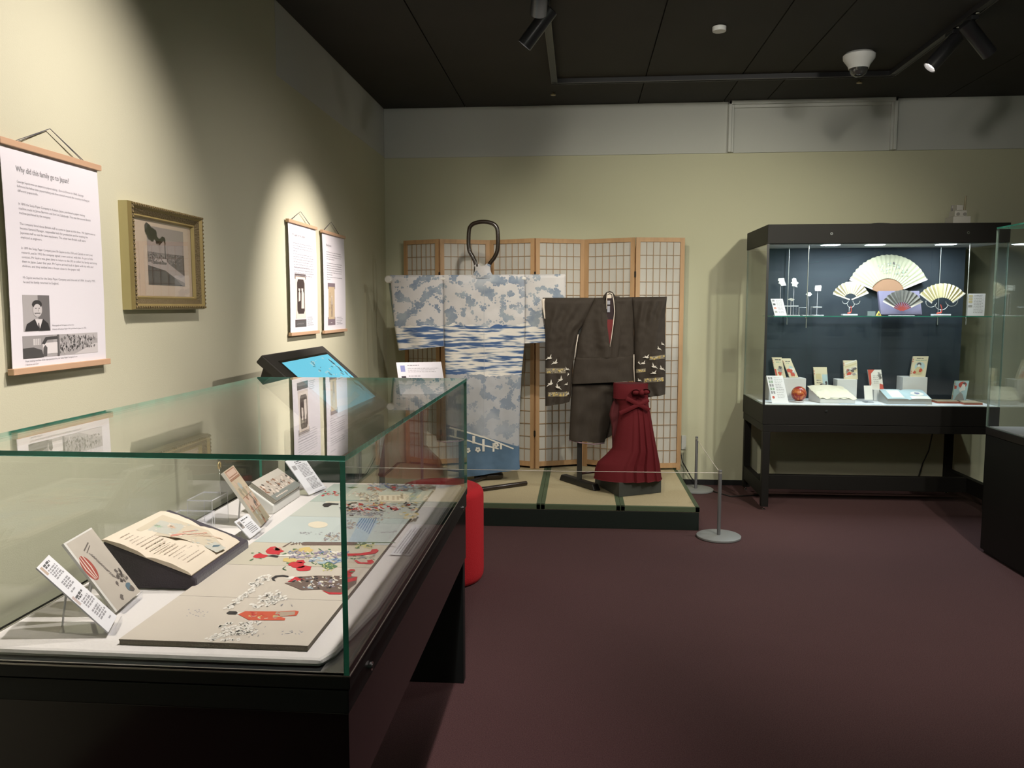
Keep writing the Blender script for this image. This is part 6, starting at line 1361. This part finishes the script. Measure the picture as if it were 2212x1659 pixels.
# dark box with the silver fan
y = 6.22; q = upq((1903, 678), (1992, 676), (1985, 627), (1898, 630), y, y + .05); q = setz(q, ZSH + .010)
b = B(); b.slab(q, .03, mat('fan_box_purple', (.13, .12, .19), .75)); tag(b.build('fan_box', bevel=.002), 'dark purple-grey box lid leaning behind the silver fan on the glass shelf', 'box')
fan('', 'dark silver fan with red sticks leaning on the purple-grey box', (1948.5, 672.5), 44, 19, 27, 152, 6.185, 10, LS, .004, SR, (1.5, 19), (IV, 19))
o = B().box(at(1923, 680, 'y', 6.15).x, at(1975, 680, 'y', 6.15).x, 6.14, 6.19, ZSH, ZSH + .004, MC['clear_block']).build('clear_rest', bevel=.001); tag(o, 'clear plastic rest lying under the dark silver fan', 'display rest')
b = B(); p = at(1899, 673, 'y', 6.12); b.add([(p.x - .018, 6.12, ZSH + .0005), (p.x + .018, 6.12, ZSH + .0005), (p.x, 6.125, ZSH + .036), (p.x - .018, 6.135, ZSH + .0005), (p.x + .018, 6.135, ZSH + .0005), (p.x, 6.132, ZSH + .036)], [(0, 1, 2), (5, 4, 3), (0, 3, 4, 1), (1, 4, 5, 2), (2, 5, 3, 0)], mat('sign_yellow', (.70, .58, .12), .5))
b.add([(p.x - .009, 6.1185, ZSH + .006), (p.x + .009, 6.1185, ZSH + .006), (p.x, 6.121, ZSH + .024)], [(0, 1, 2)], CDK); tag(b.build('yellow_triangle', smooth=0), 'tiny yellow triangular sign at the left of the purple-grey box', 'sign')
o = B().box(at(1873, 676, 'y', 6.2).x, at(1890, 676, 'y', 6.2).x, 6.19, 6.205, ZSH, ZSH + .034, mat('small_grey_card', (.20, .26, .27), .5)).build('grey_card'); tag(o, 'small grey card standing between the left fan and the yellow triangle', 'card')
# small white carved pieces on clear stands, left part of the shelf
IVW = mat('carved_white', (.68, .70, .66), .5, bump=(120, .6))
def carved(label, pts, y, grp='white carved pieces on clear stands'):
    b = B(); Q = [at(*p, 'y', y) for p in pts]; n = len(Q); b.add([p + V3((0, -.004, 0)) for p in Q] + [p + V3((0, .004, 0)) for p in Q], [tuple(range(n))[::-1], tuple(range(n, 2 * n))] + [(i, (i + 1) % n, n + (i + 1) % n, n + i) for i in range(n)], IVW)
    lo = min(Q, key=lambda p: p.z); hi = lo.z + .02
    t = thing('carved_piece', label, 'ornament', (lo.x, y, ZSH), grp)
    b.build('carving', t)
    p = B(); cx = sum(q.x for q in Q) / n; p.cyl((cx, y + .008, ZSH + .006), (cx, y + .008, hi), .0013, MC['acrylic_edge'], 8); p.build('clear_rod', t)
    p = B(); p.box(cx - .045, cx + .045, y - .02, y + .025, ZSH, ZSH + .006, MC['clear_block']); p.build('clear_base', t, bevel=.001)
Z8 = lambda x, y: (1640 + x / 10.055, 560 + y / 10.055)
carved('leftmost white carved piece, slanting, above the caption card on the shelf', [Z8(*p) for p in ((415, 415), (540, 410), (550, 470), (585, 570), (480, 580), (450, 540), (410, 520), (440, 490), (405, 460))], 6.30)
carved('white carved piece shaped like a pointed figure, second from the left', [Z8(*p) for p in ((710, 430), (750, 405), (800, 420), (810, 480), (855, 515), (815, 560), (830, 612), (770, 590), (715, 585), (715, 540), (685, 510), (715, 490))], 6.24)
carved('white fan-shaped piece low on a thin rod at the left of the shelf', [Z8(*p) for p in ((620, 872), (690, 842), (768, 872), (715, 912), (690, 898))], 6.12)
carved('small white rounded piece near the front left shelf rod', [Z8(*p) for p in ((1010, 760), (1060, 720), (1110, 715), (1145, 765), (1100, 805), (1045, 800))], 6.20)
carved('squarish white piece, rightmost of the small white carved pieces', [Z8(*p) for p in ((1215, 575), (1340, 565), (1350, 600), (1335, 690), (1215, 690), (1205, 640))], 6.28)
def shelf_riser(px0, px1, pyt, y, label):
    a, c = at(px0, pyt, 'y', y), at(px1, pyt, 'y', y); t = thing('clear_shelf_riser', label, 'display riser', ((a.x + c.x) / 2, y, ZSH), 'clear risers on the glass shelf')
    B().box(a.x, c.x, y, y + .06, a.z - .008, a.z, MC['clear_block']).build('top', t, bevel=.001)
    for x in (a.x, c.x - .003): B().box(x, x + .003, y, y + .06, ZSH, a.z - .0085, ACRYL).build('side', t)
shelf_riser(1695, 1725, 660, 6.155, 'clear riser with a pale top at the left of the shelf'); shelf_riser(1756, 1776, 662.5, 6.12, 'clear riser with a pale top right of the front left shelf rod')
b = B(); a, c = at(1726, 664, 'y', 6.10), at(1742, 664, 'y', 6.10); b.tube([(a.x, 6.10, ZSH + .003), (a.x, 6.10, a.z), (c.x, 6.10, a.z), (c.x, 6.10, ZSH + .003)], .0022, MC['clear_block'], 8); tag(b.build('clear_hoop', smooth=60), 'small clear square hoop standing between the two clear risers', 'display stand')

# things on top of the showcase hood
t = thing('wireless_unit', 'white wireless box stack with an upright antenna on top of the lit showcase', 'electronic device', (2.60, 6.35, 2.081))
WP = mat('unit_white', (.50, .48, .44), .5)
ZH = 2.0815; Z5 = lambda x, y: (2000 + x / 5.53, 400 + y / 5.53)
def bb(nm, x0, y0, x1, y1, ya, yb, ma=WP, bev=.003):
    a, c = at(*Z5(x0, y1), 'y', ya), at(*Z5(x1, y0), 'y', ya); return B().box(a.x, c.x, ya, yb, max(a.z, ZH), c.z, ma).build(nm, t, bevel=bev)
bb('lower_box', 325, 370, 540, 470, 6.30, 6.44); bb('middle_box', 345, 300, 495, 372, 6.32, 6.42); bb('upper_box', 370, 235, 450, 300, 6.33, 6.40); bb('cover_plate', 300, 240, 345, 470, 6.45, 6.47, mat('unit_grey', (.40, .38, .38), .5))
a = at(*Z5(462, 298), 'y', 6.36); c = at(*Z5(478, 128), 'y', 6.36); B().cyl(a, c, .0075, mat('antenna_tan', (.32, .28, .18), .5), 12).build('antenna', t, smooth=40)
for u in (385, 465): a = at(*Z5(u, 345), 'y', 6.319); B().cyl(a, a + V3((0, -.004, 0)), .012, mat('unit_socket', (.25, .24, .22), .5), 16).build('socket', t, smooth=40)
b = B(); c = at(1907, 480, 'y', 6.2); b.tube([(c.x + .09 * math.cos(k * PI / 12), 6.2 + .05 * math.sin(k * PI / 12), 2.087 + (.02 if 0 < k < 12 else 0) * math.sin(k * PI / 12)) for k in range(25)], .005, BLACK, 8); tag(b.build('cable_coil', smooth=180), 'thin dark cable loop on top of the lit showcase', 'cable')
b = B(); b.tube([(at(2017, 935, 'y', 6.74).x, 6.74, .60), (at(2017, 950, 'y', 6.74).x, 6.76, .50), (at(2008, 985, 'y', 6.76).x, 6.78, .33), (at(1995, 1010, 'y', 6.77).x, 6.79, .22), (at(1984, 1028, 'y', 6.78).x, 6.80, .08), (at(1975, 1028, 'y', 6.78).x, 6.79, .007)], .005, BLACK, 8); tag(b.build('power_cable', smooth=180), 'thin black cable hanging under the lit showcase in front of the wall', 'cable')

# ------------------------------------------------------------------ case at the right edge
def right_case():
    x0, x1, y0, y1 = 2.462, 3.75, 2.9, 5.093; zr, zt = .775, 1.965; g = .009
    t = thing('glass_display_case', 'black floor-standing glass case cut off by the right edge of the picture', 'display case', ((x0 + x1) / 2, 4, 0))
    CB = mat('right_case_black', (.006, .007, .006), .45, spec=.25, var=(3, .2))
    B().box(x0 + .02, x1 - .02, y0 + .02, y1 - .02, 0, .02, BLACK).build('plinth', t)
    B().box(x0 + .004, x1 - .004, y0 + .004, y1 - .004, .02, .725, CB).build('body', t, bevel=.002)
    B().box(x0, x1, y0, y1, .728, zr - .003, BLACKSAT).build('rim', t, bevel=.002)
    B().box(x0 + .016, x1 - .02, y0 + .02, y1 - .016, zr - .003, zr + .002, mat('right_deck', (.50, .47, .47), .8, var=(5, .2))).build('deck', t)
    pane('glass_pane', t, x0, x0 + g, y0, y1, zr + .0, zt - g - .001, GEDGEL); pane('glass_pane', t, x0 + g + .001, x1, y1 - g, y1, zr, zt - g - .001, GEDGEL)
    pane('glass_pane', t, x0 + g + .001, x1, y0, y0 + g, zr, zt - g - .001, GEDGEL); pane('glass_pane', t, x1 - g, x1, y0 + g + .001, y1 - g - .001, zr, zt - g - .001, GEDGEL); pane('glass_top', t, x0, x1, y0, y1, zt - g, zt, GEDGE)
right_case()
